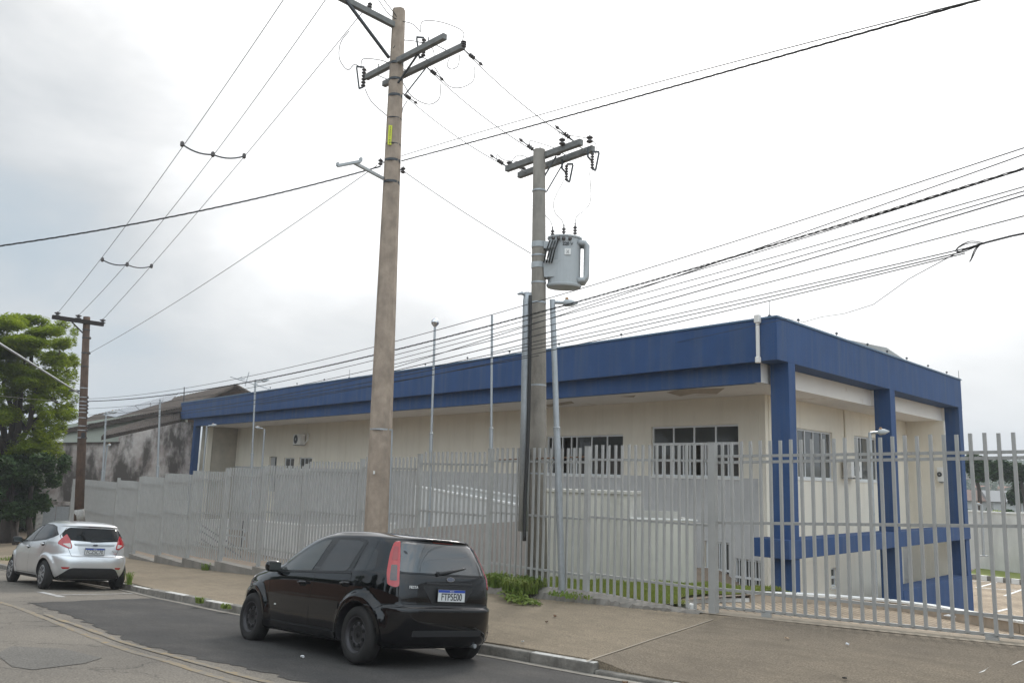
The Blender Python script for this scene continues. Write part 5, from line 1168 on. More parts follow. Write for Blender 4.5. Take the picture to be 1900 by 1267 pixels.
def house(x,y,z,w_,d_,h_,ang,wm,rm,label):
    t=thing('hillside_house',label,'house',(x,y,z),'houses on the far hillside'); c,s=math.cos(ang),math.sin(ang); P=lambda a,b,zz:(x+a*c-b*s,y+a*s+b*c,zz)
    q=MB(); q.box(-w_/2,w_/2,-d_/2,d_/2,z-4,z+h_,P); wl_=q.build('wall',wm,t)
    q=MB(); e=.5; zt=z+h_+.02; rz_=zt+1.3
    A=[P(-w_/2-e,-d_/2-e,zt),P(w_/2+e,-d_/2-e,zt),P(w_/2+e,d_/2+e,zt),P(-w_/2-e,d_/2+e,zt),P(-w_/2-e,0,rz_),P(w_/2+e,0,rz_)]
    q.add(A,[(0,1,5,4),(2,3,4,5),(0,4,3),(1,2,5),(3,2,1,0)]); q.build('roof',rm,t)
    q=MB()
    for a in (-w_*.28,w_*.2): q.box(a-.6,a+.6,-d_/2-.05,-d_/2+.02,z+h_*.45,z+h_*.8,P)
    q.build('window',M['glass_dark'],t)
adj=['grey','cream','brick red','white']; radj=['orange','brown','grey']; i=0; hpos=[]
for D_ in (120,150,185,225,270,320,380,450):
    for k in range(5):
        u=1785+k*32+random.uniform(-10,10); a=math.atan2(*ray(u,900)[:2]); x,y=D_*math.sin(a),D_*math.cos(a); z=farz(x,y)
        wm=random.randrange(4); rm=random.randrange(3); hh=random.choice((3,3,6)); 
        zz=z+ (2 if D_<200 else 0)
        house(x,y,zz,random.uniform(8,13),random.uniform(7,9),hh,-a+random.uniform(-.5,.5),hmats[wm],rmats[rm],f"{adj[wm]} house, {radj[rm]} roof, {['lowest','second','third','fourth','fifth','sixth','seventh','highest'][i//5]} hillside row, {['beside the column','second from the column','middle','second from right','right edge'][k]}"); i+=1
V=[]
for g_ in range(3):
    LB=[]
    for _ in range(70):
        D_=[random.uniform(90,170),random.uniform(170,330),random.uniform(330,620)][g_]; u=random.uniform(1770,1960); a=math.atan2(*ray(u,900)[:2]); x,y=D_*math.sin(a),D_*math.cos(a); z=farz(x,y); r=[2.6,4,7][g_]*random.uniform(.7,1.3); LB.append((x,y,z+r*.6,r*1.3,r*1.3,r*.8))
    o=leaves('distant_trees',LB,[9000,8000,6000][g_],[.8,1.4,2.6][g_],M['leaf_mid'],None,.1,.5,1.5); tag(o,['nearest','middle','farthest'][g_]+' band of trees among the hillside houses','trees',None,'stuff')
# ---------------- cars ----------------
def paint(name,col,metal,rough):
    m=mat(name,col,rough,metal=metal,coat=.9,spec=.1 if metal<.1 else .4); return m
M['paint_black']=paint('black car paint',(.003,.003,.004),0,.12)
M['paint_silver']=paint('silver car paint',(.66,.67,.68),.7,.33)
M['tyre']=mat('tyre rubber',(.020,.018,.017),.85,var=.3,vscale=15)
M['steel_rim']=mat('black steel rim',(.05,.047,.05),.5,metal=.3)
M['cover']=mat('silver wheel cover',(.36,.37,.38),.4,metal=.5)
M['carglass']=mat('tinted car glass',(.008,.009,.010),.04,spec=.6,coat=.3)
M['carglass_rear']=mat('rear car glass',(.012,.013,.014),.04,spec=1.0,coat=1)
M['carglass_dark']=mat('dark car glass',(.004,.0045,.005),.05,spec=.25)
M['carglass2']=mat('lightened car glass',(.035,.040,.038),.04,spec=.6,coat=.3)  # opaque; lighter base stands in for light seen through the front door glass
M['red_lens']=mat('red lamp lens',(.36,.006,.009),.12,coat=1)
M['smoke_lens']=mat('smoked lamp lens',(.07,.045,.045),.15,coat=1)
M['clear_lens']=mat('clear lamp lens',(.55,.50,.48),.15,coat=1)
M['plate']=mat('number plate white',(.58,.585,.57),.5)
M['plate_blue']=mat('number plate blue',(.02,.06,.33),.5)
M['trim']=mat('black trim',(.012,.012,.013),.4)
M['seam']=mat('panel gap',(.003,.003,.003),.9)
M['pillar']=mat('gloss black pillar',(.004,.004,.004),.15)
def roundpoly(P,r=.03,n=5):
    out_=[]; P=[np.array(p,float) for p in P]; m_=len(P)
    for i in range(m_):
        a,b,c=P[i-1],P[i],P[(i+1)%m_]; da=a-b; dc=c-b; la,lc=np.linalg.norm(da),np.linalg.norm(dc); k=min(r,la*.45,lc*.45)
        s=b+da/la*k; e_=b+dc/lc*k
        for j in range(n+1): t=j/n; out_.append((1-t)**2*s+2*t*(1-t)*b+t*t*e_)
    return out_
class Car:
    def __init__(s,keys,wheelz,nf,nr,WX=(1.243,-1.243),R=.305,flare=.03,rarch=.36):
        s.K=np.array(keys,float); s.WX=WX; s.R=R; s.fl=flare; s.ra=rarch; s.wz=wheelz; s.nf=nf; s.nr=nr
    def prof(s,z):
        K=s.K; return [float(np.interp(z,K[:,0],K[:,j])) for j in (1,2,3)]
    def body(s,parent,mt,mt2):
        K=s.K; zs=[]
        # smooth keys
        t=np.arange(len(K)); tt=np.linspace(0,len(K)-1,(len(K)-1)*4+1)
        def cat(y):
            o=[]
            for x in tt:
                i=min(int(x),len(K)-2); u=x-i; p0=y[max(i-1,0)];p1=y[i];p2=y[i+1];p3=y[min(i+2,len(K)-1)]
                m1=(p2-p0)/2 if i>0 else p2-p1; m2=(p3-p1)/2 if i<len(K)-2 else p2-p1
                o.append((2*u**3-3*u*u+1)*p1+(u**3-2*u*u+u)*m1+(-2*u**3+3*u*u)*p2+(u**3-u*u)*m2)
            return np.array(o)
        Z,XF,XR,W=[cat(K[:,j]) for j in range(4)]
        N=320; V=[]
        for z,xf,xr,w_ in zip(Z,XF,XR,W):
            th=np.linspace(0,2*np.pi,721)[:-1]; xc=(xf+xr)/2; a=(xf-xr)/2; c_,s_=np.cos(th),np.sin(th)
            top=sm((z-1.30)/.12); nf=s.nf*(1-top)+2.6*top; nr=s.nr*(1-top)+3.0*top
            if z>.95: nf=nf+.6*sm((z-.95)/.1)
            # superellipse solved along rays so that faces stay smooth
            n_=np.where(c_>0,nf,nr); r=(np.abs(c_)**n_+np.abs(s_)**n_)**(-1/n_); x=xc+a*r*c_; y=w_*r*s_
            P=np.stack([x,y],1); d=np.linalg.norm(np.roll(P,-1,0)-P,axis=1); L_=np.concatenate([[0],np.cumsum(d)]); t_=np.linspace(0,L_[-1],N+1)[:-1]
            Pc=np.vstack([P,P[:1]]); xx=np.interp(t_,L_,Pc[:,0]); yy=np.interp(t_,L_,Pc[:,1])
            for X_,Y_ in zip(xx,yy):
                if z<.85 and abs(Y_)>.55:
                    for wx in s.WX:
                        rr=math.hypot(X_-wx,z-s.wz); 
                        f_=max(0,min(1,(s.ra+.115-rr)/.05)); Y_+=math.copysign(s.fl*sm(f_),Y_)
                V.append((X_,Y_,z))
        nz=len(Z); Fc=[(i*N+k,i*N+(k+1)%N,(i+1)*N+(k+1)%N,(i+1)*N+k) for i in range(nz-1) for k in range(N)]
        Fc+=[tuple(range(N))[::-1],tuple(range((nz-1)*N,nz*N))]
        me=bpy.data.meshes.new('body'); me.from_pydata(V,[],Fc); me.materials.append(mt); me.materials.append(mt2)
        bm=bmesh.new(); bm.from_mesh(me); s.bvh=BVHTree.FromBMesh(bm); bm.free()
        ob=bpy.data.objects.new('body',me); COL.objects.link(ob)
        cut=[]
        for wx in s.WX:
            for sy in (-1,1):
                q=MB(); q.lathe((wx,sy*.50,s.wz),(0,sy,0),[(0,s.ra),(.6,s.ra)],40); c=mkobj('cutter',q.v,q.f,mt2); cut.append(c)
                md=ob.modifiers.new('b','BOOLEAN'); md.object=c; md.operation='DIFFERENCE'; md.solver='EXACT'
        dg=bpy.context.evaluated_depsgraph_get(); m2=bpy.data.meshes.new_from_object(ob.evaluated_get(dg)); m2.name='body'
        for c in cut: bpy.data.objects.remove(c)
        ob.modifiers.clear(); ob.data=m2; m2.materials.clear(); m2.materials.append(mt); m2.materials.append(mt2)
        for p in m2.polygons:
            c=p.center; p.use_smooth=True
            inside=any(math.hypot(c.x-wx,c.z-s.wz)<s.ra-.002 or (abs(math.hypot(c.x-wx,c.z-s.wz)-s.ra)<.004 and abs(p.normal.y)<.3) for wx in s.WX) and abs(c.y)<.86
            if inside or c.z<.22: p.material_index=1
            else: p.material_index=0
            if inside: p.use_smooth=False
        ob.parent=parent; s.par=parent; return ob
    def hit(s,fr,a,b):
        O,A,B,D=fr; o=O+A*a+B*b-D*4; h,n,i,d=s.bvh.ray_cast(Vector(o),Vector(D),8)
        if h is None: h,n,i,d=s.bvh.find_nearest(Vector(o+D*3.2)); 
        if n is not None and n.dot(Vector(D))>0: n=-n
        return np.array(h),np.array(n if n is not None else -Vector(D))
    def panel(s,name,poly,fr,mt,off=.004,res=.05,parent=None,flat=False,dome=0):
        bm=bmesh.new(); vs=[bm.verts.new((p[0],p[1],0)) for p in poly]; bm.faces.new(vs)
        P=np.array(poly); 
        for ax in (0,1):
            c=P[:,ax].min()+res
            while c<P[:,ax].max()-.002:
                co=[0,0,0];co[ax]=c; no=[0,0,0];no[ax]=1
                bmesh.ops.bisect_plane(bm,geom=bm.verts[:]+bm.edges[:]+bm.faces[:],plane_co=co,plane_no=no,dist=1e-5); c+=res
        O,A,B,D=fr; bnd=set(v for e in bm.edges if e.is_boundary for v in e.verts)
        new={}
        for v in bm.verts:
            h,n=s.hit(fr,v.co.x,v.co.y); new[v]=h+n*off
        ext=[e for e in bm.edges if e.is_boundary]
        for v,c in new.items(): v.co=Vector(c)
        r=bmesh.ops.extrude_edge_only(bm,edges=ext); 
        for g in r['geom']:
            if isinstance(g,bmesh.types.BMVert): g.co+=Vector(D)*(off+.012)
        bmesh.ops.recalc_face_normals(bm,faces=bm.faces[:])
        me=bpy.data.meshes.new(name); bm.to_mesh(me); bm.free(); me.materials.append(mt)
        o=bpy.data.objects.new(name,me); COL.objects.link(o); o.parent=parent or s.par
        for p in me.polygons: p.use_smooth=True
        md=me
        try: me.set_sharp_from_angle(angle=rad(50))
        except Exception: pass
        return o
    def seam(s,name,line,fr,w=.006,parent=None,mt=None,off=.0015,res=.04):
        O,A,B,D=fr; L_=[np.array(p,float) for p in line]; Q=[]
        for a,b in zip(L_,L_[1:]):
            k=max(1,int(np.linalg.norm(b-a)/res)); Q+=[a+(b-a)*i/k for i in range(k)]
        Q.append(L_[-1]); V=[];Fc=[]
        for i,q in enumerate(Q):
            t=Q[min(i+1,len(Q)-1)]-Q[max(i-1,0)]; t/=np.linalg.norm(t); n=np.array([-t[1],t[0]])*w/2
            for sg in (-1,1): h,nn=s.hit(fr,*(q+n*sg)); V.append(h+nn*off)
            if i: Fc.append((2*i-2,2*i,2*i+1,2*i-1))
        return mkobj(name,V,Fc,mt or M['seam'],parent or s.par,True,local=True)
def AR(*a): return np.array(a,float)
LS=(AR(0,0,0),AR(1,0,0),AR(0,0,1),AR(0,-1,0)); RS=(AR(0,0,0),AR(1,0,0),AR(0,0,1),AR(0,1,0)); BK=(AR(0,0,0),AR(0,1,0),AR(0,0,1),AR(1,0,0)); FT=(AR(0,0,0),AR(0,1,0),AR(0,0,1),AR(-1,0,0)); TP_=(AR(0,0,0),AR(1,0,0),AR(0,1,0),AR(0,0,-1))
k_=math.sqrt(.5)
CL=(AR(0,0,0),AR(k_,k_,0),AR(0,0,1),AR(k_,-k_,0)); CR_=(AR(0,0,0),AR(k_,-k_,0),AR(0,0,1),AR(k_,k_,0))
def wheel(par,x,y,z,R,side,kind):
    t=bpy.data.objects.new('wheel',None); COL.objects.link(t); t.parent=par; t.empty_display_size=.1
    sy=side; ax=(0,sy,0); o=(x,y,z); q=MB()
    rw=.195 if kind=='steel' else .2; w2=.092
    q.lathe(o,ax,[(-w2,rw),(-w2*.98,R-.03),(-w2*.8,R-.004),(-w2*.3,R),(w2*.3,R),(w2*.8,R-.006),(w2*.98,R-.035),(w2*1.02,R-.07),(w2*.92,rw),(w2*.5,rw-.01)],48)
    q.build('tyre',M['tyre'],t,True,local=True)
    if kind=='steel':
        q=MB(); q.lathe(o,ax,[(-.02,rw-.002),(w2*.9,rw+.004),(w2*.95,rw-.004),(w2*.55,rw-.02),(w2*.15,.165),(w2*.2,.15),(w2*.55,.13),(w2*.60,.10),(w2*.35,.075),(w2*.35,.04),(w2*.5,.035),(w2*.5,.001)],40); q.build('rim',M['steel_rim'],t,True,local=True)
        for k in range(8):
            a=2*math.pi*(k+.5)/8; c=AR(x+math.cos(a)*.118,y+sy*w2*.50,z+math.sin(a)*.118); q=MB(); q.lathe(c,ax,[(0,.021),(.012,.021)],12); q.build('rim_hole',M['seam'],t,False,local=True)
    else:
        q=MB(); q.lathe(o,ax,[(.0,rw),(w2*.9,rw+.006),(w2*1.0,rw-.01),(w2*.9,rw-.03),(w2*1.02,.11),(w2*1.1,.05),(w2*1.12,.001)],40); q.build('wheel_cover',M['cover'],t,True,local=True)
        for k in range(9):
            a=2*math.pi*k/9; u_=AR(math.cos(a),0,math.sin(a)); p0=AR(x,y+sy*w2*1.0,z)+u_*.07; p1=AR(x,y+sy*w2*.93,z)+u_*.165; q=MB(); q.beam(p0,p1,.028,.02,up=(0,sy,0)); q.build('cover_slot',M['trim'],t,False,local=True)
    return t
def plate(par,fr,car,yc,zc,text,w=.40,h=.13):
    h0,n=car.hit(BK,yc,zc); x=h0[0]-.022; P=lambda a,b,c:(x-a,yc+b,zc+c)
    q=MB(); q.box(0,.006,-w/2,w/2,-h/2,h/2,P); pl=q.build('number_plate',M['plate'],par,local=True,bevel=.002)
    q=MB(); q.box(.0065,.0085,-w/2+.004,w/2-.004,h/2-.031,h/2-.003,P); q.build('blue_band',M['plate_blue'],pl,local=True)
    q=MB()
    for e_ in ((-w/2-.006,w/2+.006,h/2,h/2+.006),(-w/2-.006,w/2+.006,-h/2-.006,-h/2),(-w/2-.006,-w/2,-h/2,h/2),(w/2,w/2+.006,-h/2,h/2)): q.box(-.002,.008,*e_,P)
    q.build('plate_frame',M['trim'],pl,local=True)
    text_obj('lettering',text,.108,M['lettering'],pl,(x-.0075,yc,zc-.016),(0,-1,0),(0,0,1),.002,sx=.80,bold=.0012)
    text_obj('lettering','BRASIL',.022,M['plate'],pl,(x-.0095,yc,zc+h/2-.017),(0,-1,0),(0,0,1),.001)
    return pl
def mirror(par,x,y,z,mt,side):
    q=MB(); sx=side
    for (a,b,c,r) in ():pass
    V=[];Fc=[];n=14;m_=9
    for i in range(m_+1):
        ph=math.pi*i/m_
        for k in range(n):
            th=2*math.pi*k/n; cx,cy,cz=math.cos(th)*math.sin(ph),math.sin(th)*math.sin(ph),math.cos(ph)
            f_=lambda v,p:math.copysign(abs(v)**p,v)
            V.append((x+f_(cx,.7)*.062+ (0 if cx<0 else 0),y+f_(cy,.7)*.10,z+f_(cz,.7)*.072))
        if i: Fc+= [((i-1)*n+k,(i-1)*n+(k+1)%n,i*n+(k+1)%n,i*n+k) for k in range(n)]
    o=mkobj('wing_mirror',V,Fc,mt,par,True,local=True)
    q=MB(); q.box(x-.065,x-.057,y-.08,y+.08,z-.05,z+.05); q.build('mirror_glass',M['carglass2'],o,local=True)
    q=MB(); q.beam((x+.02,y-side*.08,z-.04),(x+.06,y-side*.20,z-.07),.05,.04); q.build('mirror_arm',M['trim'],o,local=True)
def handle(car,x,z,fr,mt,side,ang=0):
    cup=car.panel('handle_recess',roundpoly([(x-.09,z-.04),(x+.07,z-.04),(x+.07,z+.035),(x-.09,z+.035)],.035),fr,M['seam'],.0015,.04)
    h,n=car.hit(fr,x,z); s=side; q=MB(); P=[(x-.105,h[1]+s*.01,z+.008),(x-.095,h[1]+s*.034,z+.006),(x-.03,h[1]+s*.042,z+.004),(x+.05,h[1]+s*.036,z),(x+.085,h[1]+s*.008,z-.002)]
    q.tube(P,[.012,.016,.017,.016,.012],8); q.build('door_handle',mt,car.par,True,local=True)
def carM(O,X,Y,Z):
    m=Matrix.Identity(4)
    for i in range(3): m[i][0]=X[i];m[i][1]=Y[i];m[i][2]=Z[i];m[i][3]=O[i]
    return m
# ---- black car ----
O=AR(-9.7413,5.4798,-2.2455);X=AR(-.9953,-.0763,-.0602);Y=AR(.0702,-.9928,.0966);Z=AR(-.0671,.0919,.9935)
bc=thing('parked_car','shiny black hatchback with black steel wheels parked at the kerb','car',M=carM(O,X,Y,Z),group='cars parked along the kerb')
keysB=[(.19,1.88,-1.68,.72),(.23,1.96,-1.79,.79),(.32,2.02,-1.845,.815),(.45,2.055,-1.865,.828),(.56,2.06,-1.868,.832),(.622,2.05,-1.862,.834),(.645,2.04,-1.822,.834),(.75,1.98,-1.818,.832),(.84,1.86,-1.812,.822),(.90,1.66,-1.805,.808),(.95,1.42,-1.795,.795),(.985,1.20,-1.785,.782),(1.02,1.08,-1.772,.758),(1.10,.95,-1.745,.718),(1.20,.78,-1.705,.668),(1.30,.58,-1.655,.614),(1.345,.48,-1.63,.588),(1.362,.44,-1.655,.578),(1.385,.36,-1.64,.562),(1.41,.24,-1.50,.53),(1.435,.06,-1.18,.49),(1.45,-.10,-.85,.37),(1.456,-.25,-.55,.18)]
car=Car(keysB,.305,3.3,6.5,R=.305,flare=.042,rarch=.352)
pb=M['paint_black']; body=car.body(bc,pb,M['black'])
for x in car.WX:
    for s in (1,-1): wheel(bc,x,s*.742,.305,.305,s,'steel')
fw=[(.66,.925),(.44,1.09),(.18,1.24),(-.02,1.31),(-.20,1.33),(-.13,.945)]; rw_=[(-.28,.95),(-.335,1.20),(-.37,1.33),(-.80,1.325),(-.94,1.295),(-.905,1.12),(-.885,.972)]; qw=[(-1.02,.98),(-1.06,1.25),(-1.16,1.255),(-1.30,1.20),(-1.375,1.05),(-1.38,.995)]
for fr,sd in ((LS,1),(RS,-1)):
    car.panel('window_surround',roundpoly([(.78,.90),(.52,1.10),(.22,1.265),(-.02,1.352),(-.30,1.362),(-.85,1.355),(-1.0,1.325),(-.985,1.10),(-.965,.955),(-.2,.928)],.03),fr,M['pillar'],.0025,.06)
    for p,mt_ in ((fw,'carglass2'),(rw_,'carglass')): car.panel('side_window',roundpoly(p,.035),fr,M[mt_],.005,.06)
    car.panel('quarter_window',roundpoly(qw,.05),fr,M['carglass'],.003,.06)
    car.seam('door_gap',[(-.21,.945),(-.235,.85),(-.19,.60),(-.20,.40),(-.22,.315)],fr); car.seam('door_gap',[(.80,.93),(.86,.83),(.84,.6),(.72,.33)],fr); car.seam('door_gap',[(-.99,1.1),(-1.0,.95),(-1.02,.86),(-.98,.74),(-.90,.62)],fr); car.seam('door_gap',[(.72,.315),(-.85,.315)],fr)
    car.seam('belt_moulding',[(.80,.905),(0,.925),(-.99,.95)],fr,.014,mt=M['trim'],off=.006)
    car.panel('door_moulding',[(.76,.545),(-.84,.545),(-.84,.62),(.76,.62)],fr,pb,.008,.06)
    car.panel('sill_trim',[(.86,.235),(-.86,.235),(-.86,.30),(.86,.30)],fr,pb,.014,.06)
    handle(car,.0,.80,fr,pb,sd); handle(car,-.93,.835,fr,pb,sd)
    mirror(bc,.74,sd*.86,.965,pb,sd)
    car.panel('headlamp',roundpoly([(1.50,.80),(1.78,.72),(1.93,.66),(1.90,.78),(1.70,.84)],.03),fr,M['clear_lens'],.004,.04)
    car.seam('wheel_arch_lip',[(car.WX[1]+math.cos(a)*.40,.305+math.sin(a)*.40) for a in np.linspace(-.1,3.24,30)],fr,.012,mt=pb,off=.012); car.seam('wheel_arch_lip',[(car.WX[0]+math.cos(a)*.40,.305+math.sin(a)*.40) for a in np.linspace(-.1,3.24,30)],fr,.012,mt=pb,off=.012)
car.panel('side_badge',[(.64,.50),(.60,.50),(.60,.515),(.64,.515)],LS,M['cap'],.004,.05)
car.panel('fuel_flap',roundpoly([(-1.40,.70),(-1.27,.70),(-1.27,.83),(-1.40,.83)],.06),LS,pb,.0015,.04)
# rear
car.panel('rear_window',roundpoly([(-.54,1.325),(.54,1.325),(.60,1.17),(.65,1.0),(-.65,1.0),(-.60,1.17)],.05),BK,M['carglass_rear'],.005,.06)
car.seam('hatch_gap',[(.55,1.335),(.61,1.15),(.655,.97),(.66,.75),(.61,.665),(-.61,.665),(-.66,.75),(-.655,.97),(-.61,1.15),(-.55,1.335)],BK,.007)
car.seam('hatch_gap',[(-.65,.985),(.65,.985)],BK,.006)
lampP=[(-.635,1.32),(-.705,1.335),(-.735,1.17),(-.755,1.0),(-.77,.85),(-.73,.835),(-.635,.86),(-.61,1.0),(-.61,1.2)]
for fr,sgn in ((CL,1),(CR_,-1)):
    o=car.panel('tail_lamp',roundpoly(lampP,.03),fr,M['red_lens'],.010,.04)
    car.panel('lamp_lens',roundpoly([(-.72,1.07),(-.65,1.07),(-.66,.905),(-.74,.905)],.015),fr,M['smoke_lens'],.0125,.03,parent=o)
    car.panel('lamp_lens',roundpoly([(-.70,1.27),(-.645,1.27),(-.645,1.12),(-.715,1.12)],.012),fr,mat('inner red lens',(.25,.006,.01),.1,coat=1),.0125,.03,parent=o)
q=car.panel('brake_light',[(-.15,1.338),(.15,1.338),(.15,1.352),(-.15,1.352)],BK,mat('dark red lens',(.12,.004,.005),.2,coat=1),.004,.05)
car.panel('handle_trim',[(-.33,.885),(.33,.885),(.33,.902),(-.33,.902)],BK,M['trim'],.016,.05)
car.panel('plate_recess',roundpoly([(-.38,.865),(.38,.865),(.24,.675),(-.24,.675)],.03),BK,M['trim'],.002,.05)
plate(bc,BK,car,-.02,.768,'FTP5E00')
h0,_=car.hit(BK,-.02,.945); 
def oval_badge(par,x,y,z,a,b,col,txt):
    q=MB(); V=[(x-.0,y+a*math.cos(t),z+b*math.sin(t)) for t in np.linspace(0,2*math.pi,25)[:-1]]; V2=[(x-.008,p[1],p[2]) for p in V]; n=24
    q.add(V+V2,[tuple(range(n)),tuple(range(n,2*n))[::-1]]+[(i,(i+1)%n,n+(i+1)%n,n+i) for i in range(n)]); o=q.build('badge',M['chrome'],par,local=True)
    q=MB(); V=[(x-.0085,y+a*.86*math.cos(t),z+b*.8*math.sin(t)) for t in np.linspace(0,2*math.pi,25)[:-1]]; q.add(V,[tuple(range(24))[::-1]]); q.build('badge_field',col,o,local=True)
    text_obj('lettering',txt,b*1.25,M['chrome'],o,(x-.010,y,z),(0,-1,0),(0,0,1),.001)
oval_badge(bc,h0[0]-.004,-.02,.945,.058,.025,mat('badge blue',(.08,.10,.16),.3),'Ford')
h1,n1=car.hit(BK,.50,.845); text_obj('lettering','FIESTA',.042,M['cap'],bc,(h1[0]-.006,.50,.845),(-n1[1]*0,-1,0),(0,0,1),.003)
q=MB(); hp,_=car.hit(BK,.16,1.0); hq,_=car.hit(BK,-.26,1.075); q.tube([hp+AR(-.02,0,0),(hp+hq)/2+AR(-.035,0,.0),hq+AR(-.02,0,0)],[.02,.014,.007],8); q.lathe(hp+AR(-.0,0,-.0),(-1,0,0),[(0,.028),(.03,.022)],12); q.build('rear_wiper',M['black'],bc,local=True)
car.panel('bumper_insert',roundpoly([(-.50,.33),(.50,.33),(.50,.395),(-.50,.395)],.02),BK,M['black'],.004,.06)
car.seam('bumper_gap',[(-1.83,.648),(-1.62,.655),(-1.55,.60),(-1.575,.52)],LS,.006)
car.seam('bumper_gap',[(-1.83,.648),(-1.62,.655),(-1.55,.60),(-1.575,.52)],RS,.006)
q=MB(); q.tube([(-1.4,-.45,.24),(-1.82,-.45,.22)],.025,10); q.build('exhaust',M['galv'],bc,local=True)
q=MB(); q.box(-1.5,1.6,-.55,.55,.19,.27); q.build('underbody',M['black'],bc,local=True)
# ---- silver car ----
O=AR(-21.8559,4.6061,-2.8154);X=AR(-.9954,-.0803,-.0522);Y=AR(.0766,-.9947,.0691);Z=AR(-.0574,.0648,.9962)
sc_=thing('parked_car','silver hatchback with black rear glass parked further down the kerb','car',M=carM(O,X,Y,Z),group='cars parked along the kerb')
keysS=[(.19,1.90,-1.62,.70),(.24,1.98,-1.74,.79),(.36,2.03,-1.83,.835),(.50,2.06,-1.865,.85),(.62,2.05,-1.868,.855),(.70,2.02,-1.84,.855),(.73,2.00,-1.80,.853),(.82,1.88,-1.785,.845),(.90,1.68,-1.77,.832),(.95,1.50,-1.755,.818),(.99,1.32,-1.74,.805),(1.03,1.16,-1.72,.788),(1.10,1.00,-1.69,.758),(1.18,.84,-1.645,.718),(1.26,.66,-1.60,.672),(1.315,.52,-1.57,.638),(1.335,.47,-1.61,.625),(1.365,.38,-1.60,.603),(1.40,.22,-1.46,.56),(1.43,.02,-1.12,.49),(1.45,-.15,-.80,.37),(1.457,-.28,-.5,.18)]
cs=Car(keysS,.30,3.2,4.4,R=.30,flare=.03,rarch=.345); car=cs
ps=M['paint_silver']; car.body(sc_,ps,M['black'])
for x in car.WX:
    for s in (1,-1): wheel(sc_,x,s*.745,.30,.30,s,'cover')
fw=[(.86,.955),(.60,1.12),(.30,1.26),(.10,1.32),(-.12,1.34),(-.10,.985)]; rw_=[(-.17,.99),(-.20,1.34),(-.70,1.335),(-1.05,1.29),(-1.32,1.15),(-1.28,1.11),(-1.0,1.05)]
for fr,sd in ((LS,1),(RS,-1)):
    car.panel('window_surround',roundpoly([(1.0,.93),(.66,1.15),(.34,1.30),(.1,1.355),(-.3,1.365),(-.75,1.355),(-1.1,1.31),(-1.42,1.14),(-1.3,1.08),(-1.0,1.02),(-.3,.97)],.03),fr,M['trim'],.0025,.06)
    car.panel('side_window',roundpoly(fw,.03),fr,M['carglass_dark'],.005,.06); car.panel('side_window',roundpoly(rw_,.03),fr,M['carglass_dark'],.005,.06)
    car.seam('door_gap',[(-.14,.98),(-.17,.80),(-.15,.45),(-.17,.30)],fr); car.seam('door_gap',[(.90,.93),(.90,.75),(.78,.32)],fr); car.seam('door_gap',[(-1.10,1.05),(-1.12,.90),(-.98,.72),(-.90,.60)],fr); car.seam('door_gap',[(.78,.30),(-.85,.30)],fr)
    handle(car,.02,.85,fr,ps,sd); handle(car,-.95,.93,fr,ps,sd); mirror(sc_,.80,sd*.90,.985,M['black'],sd)
    car.panel('sill_trim',[(.86,.225),(-.86,.225),(-.86,.27),(.86,.27)],fr,M['black'],.006,.06)
    car.panel('headlamp',roundpoly([(1.40,.82),(1.75,.72),(1.93,.66),(1.90,.76),(1.65,.87)],.03),fr,M['clear_lens'],.004,.04)
lampS=[(-.72,1.16),(-.60,1.0),(-.605,.95),(-.85,.86),(-.91,.86),(-.90,.92),(-.82,1.06)]
for fr,sgn in ((CL,1),(CR_,-1)):
    o=car.panel('tail_lamp',roundpoly(lampS,.02),fr,M['red_lens'],.010,.04)
    car.panel('lamp_lens',roundpoly([(-.86,.97),(-.72,.955),(-.86,.885),(-.895,.885)],.012),fr,M['clear_lens'],.0125,.03,parent=o)
    car.panel('reflector',roundpoly([(-.80,.48),(-.97,.48),(-.94,.445),(-.83,.44)],.01),fr,M['red_lens'],.006,.03)
car.panel('rear_window',roundpoly([(-.50,1.30),(.50,1.30),(.60,1.20),(.63,1.11),(.55,1.035),(0,1.01),(-.55,1.035),(-.63,1.11),(-.60,1.20)],.04),BK,M['carglass_dark'],.005,.06)
car.panel('brake_light',[(-.13,1.317),(.13,1.317),(.13,1.33),(-.13,1.33)],BK,M['red_lens'],.004,.05)
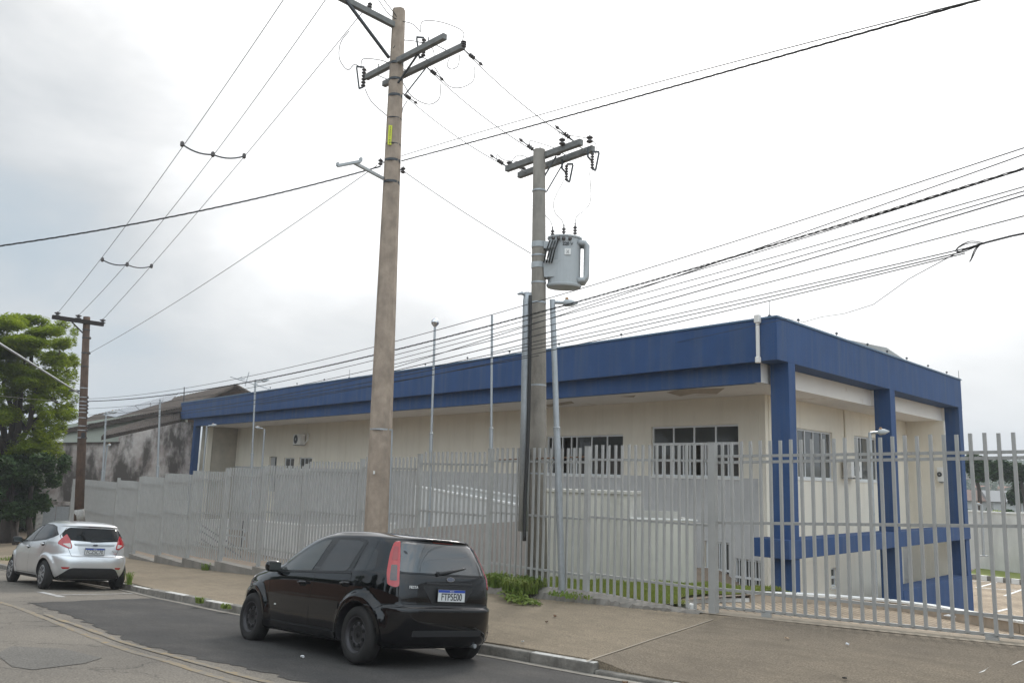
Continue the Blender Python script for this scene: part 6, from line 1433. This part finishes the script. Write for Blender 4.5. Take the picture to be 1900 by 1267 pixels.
car.seam('hatch_gap',[(.53,1.30),(.65,1.12),(.63,.98),(.52,.86),(.45,.70),(-.45,.70),(-.52,.86),(-.63,.98),(-.65,1.12),(-.53,1.30)],BK,.007)
car.panel('handle_trim',roundpoly([(-.42,.965),(.42,.965),(.40,.93),(-.40,.93)],.01),BK,M['cover'],.018,.05)
car.panel('plate_recess',roundpoly([(-.36,.925),(.36,.925),(.28,.73),(-.28,.73)],.03),BK,mat('light recess paint',(.62,.63,.64),.4,metal=.3),.003,.05)
plate(sc_,BK,car,0,.815,'FCZ5C70')
h0,_=car.hit(BK,0,.945); oval_badge(sc_,h0[0]-.024,0,.945,.055,.022,mat('badge dark blue',(.02,.03,.07),.3),'Ford')
h1,n1=car.hit(BK,-.43,.80); text_obj('lettering','FIESTA',.035,M['chrome'],sc_,(h1[0]-.006,-.42,.82),(0,-1,0),(0,0,1),.003); text_obj('lettering','1.5 FLEX',.03,M['red_lens'],sc_,(h1[0]-.008,-.43,.775),(0,-1,0),(0,0,1),.003)
car.panel('bumper_insert',roundpoly([(-.68,.235),(.68,.235),(.48,.44),(.40,.465),(-.40,.465),(-.48,.44)],.04),BK,M['black'],.006,.05)
q=MB(); hp,_=car.hit(BK,.08,1.03); hq,_=car.hit(BK,-.36,1.06); q.tube([hp+AR(-.02,0,0),(hp+hq)/2+AR(-.035,0,0),hq+AR(-.02,0,0)],[.018,.014,.007],8); q.build('rear_wiper',M['black'],sc_,local=True)
q=MB(); q.box(-1.5,1.6,-.55,.55,.19,.27); q.build('underbody',M['black'],sc_,local=True)
bpy.context.view_layer.update()
# ---------------- haze ----------------
hz_m=bpy.data.materials.new('haze'); hz_m.use_nodes=True; hn=hz_m.node_tree; hn.nodes.clear(); ho=hn.nodes.new('ShaderNodeOutputMaterial'); hv=hn.nodes.new('ShaderNodeVolumePrincipled'); hv.inputs['Color'].default_value=(.86,.91,.97,1); hv.inputs['Density'].default_value=.0009; hv.inputs['Anisotropy'].default_value=.2; hn.links.new(hv.outputs[0],ho.inputs['Volume'])
ob_=MB().box(-1750,1750,-1750,1750,-16.5-5,95).build('haze',hz_m); ob_['kind']='stuff'
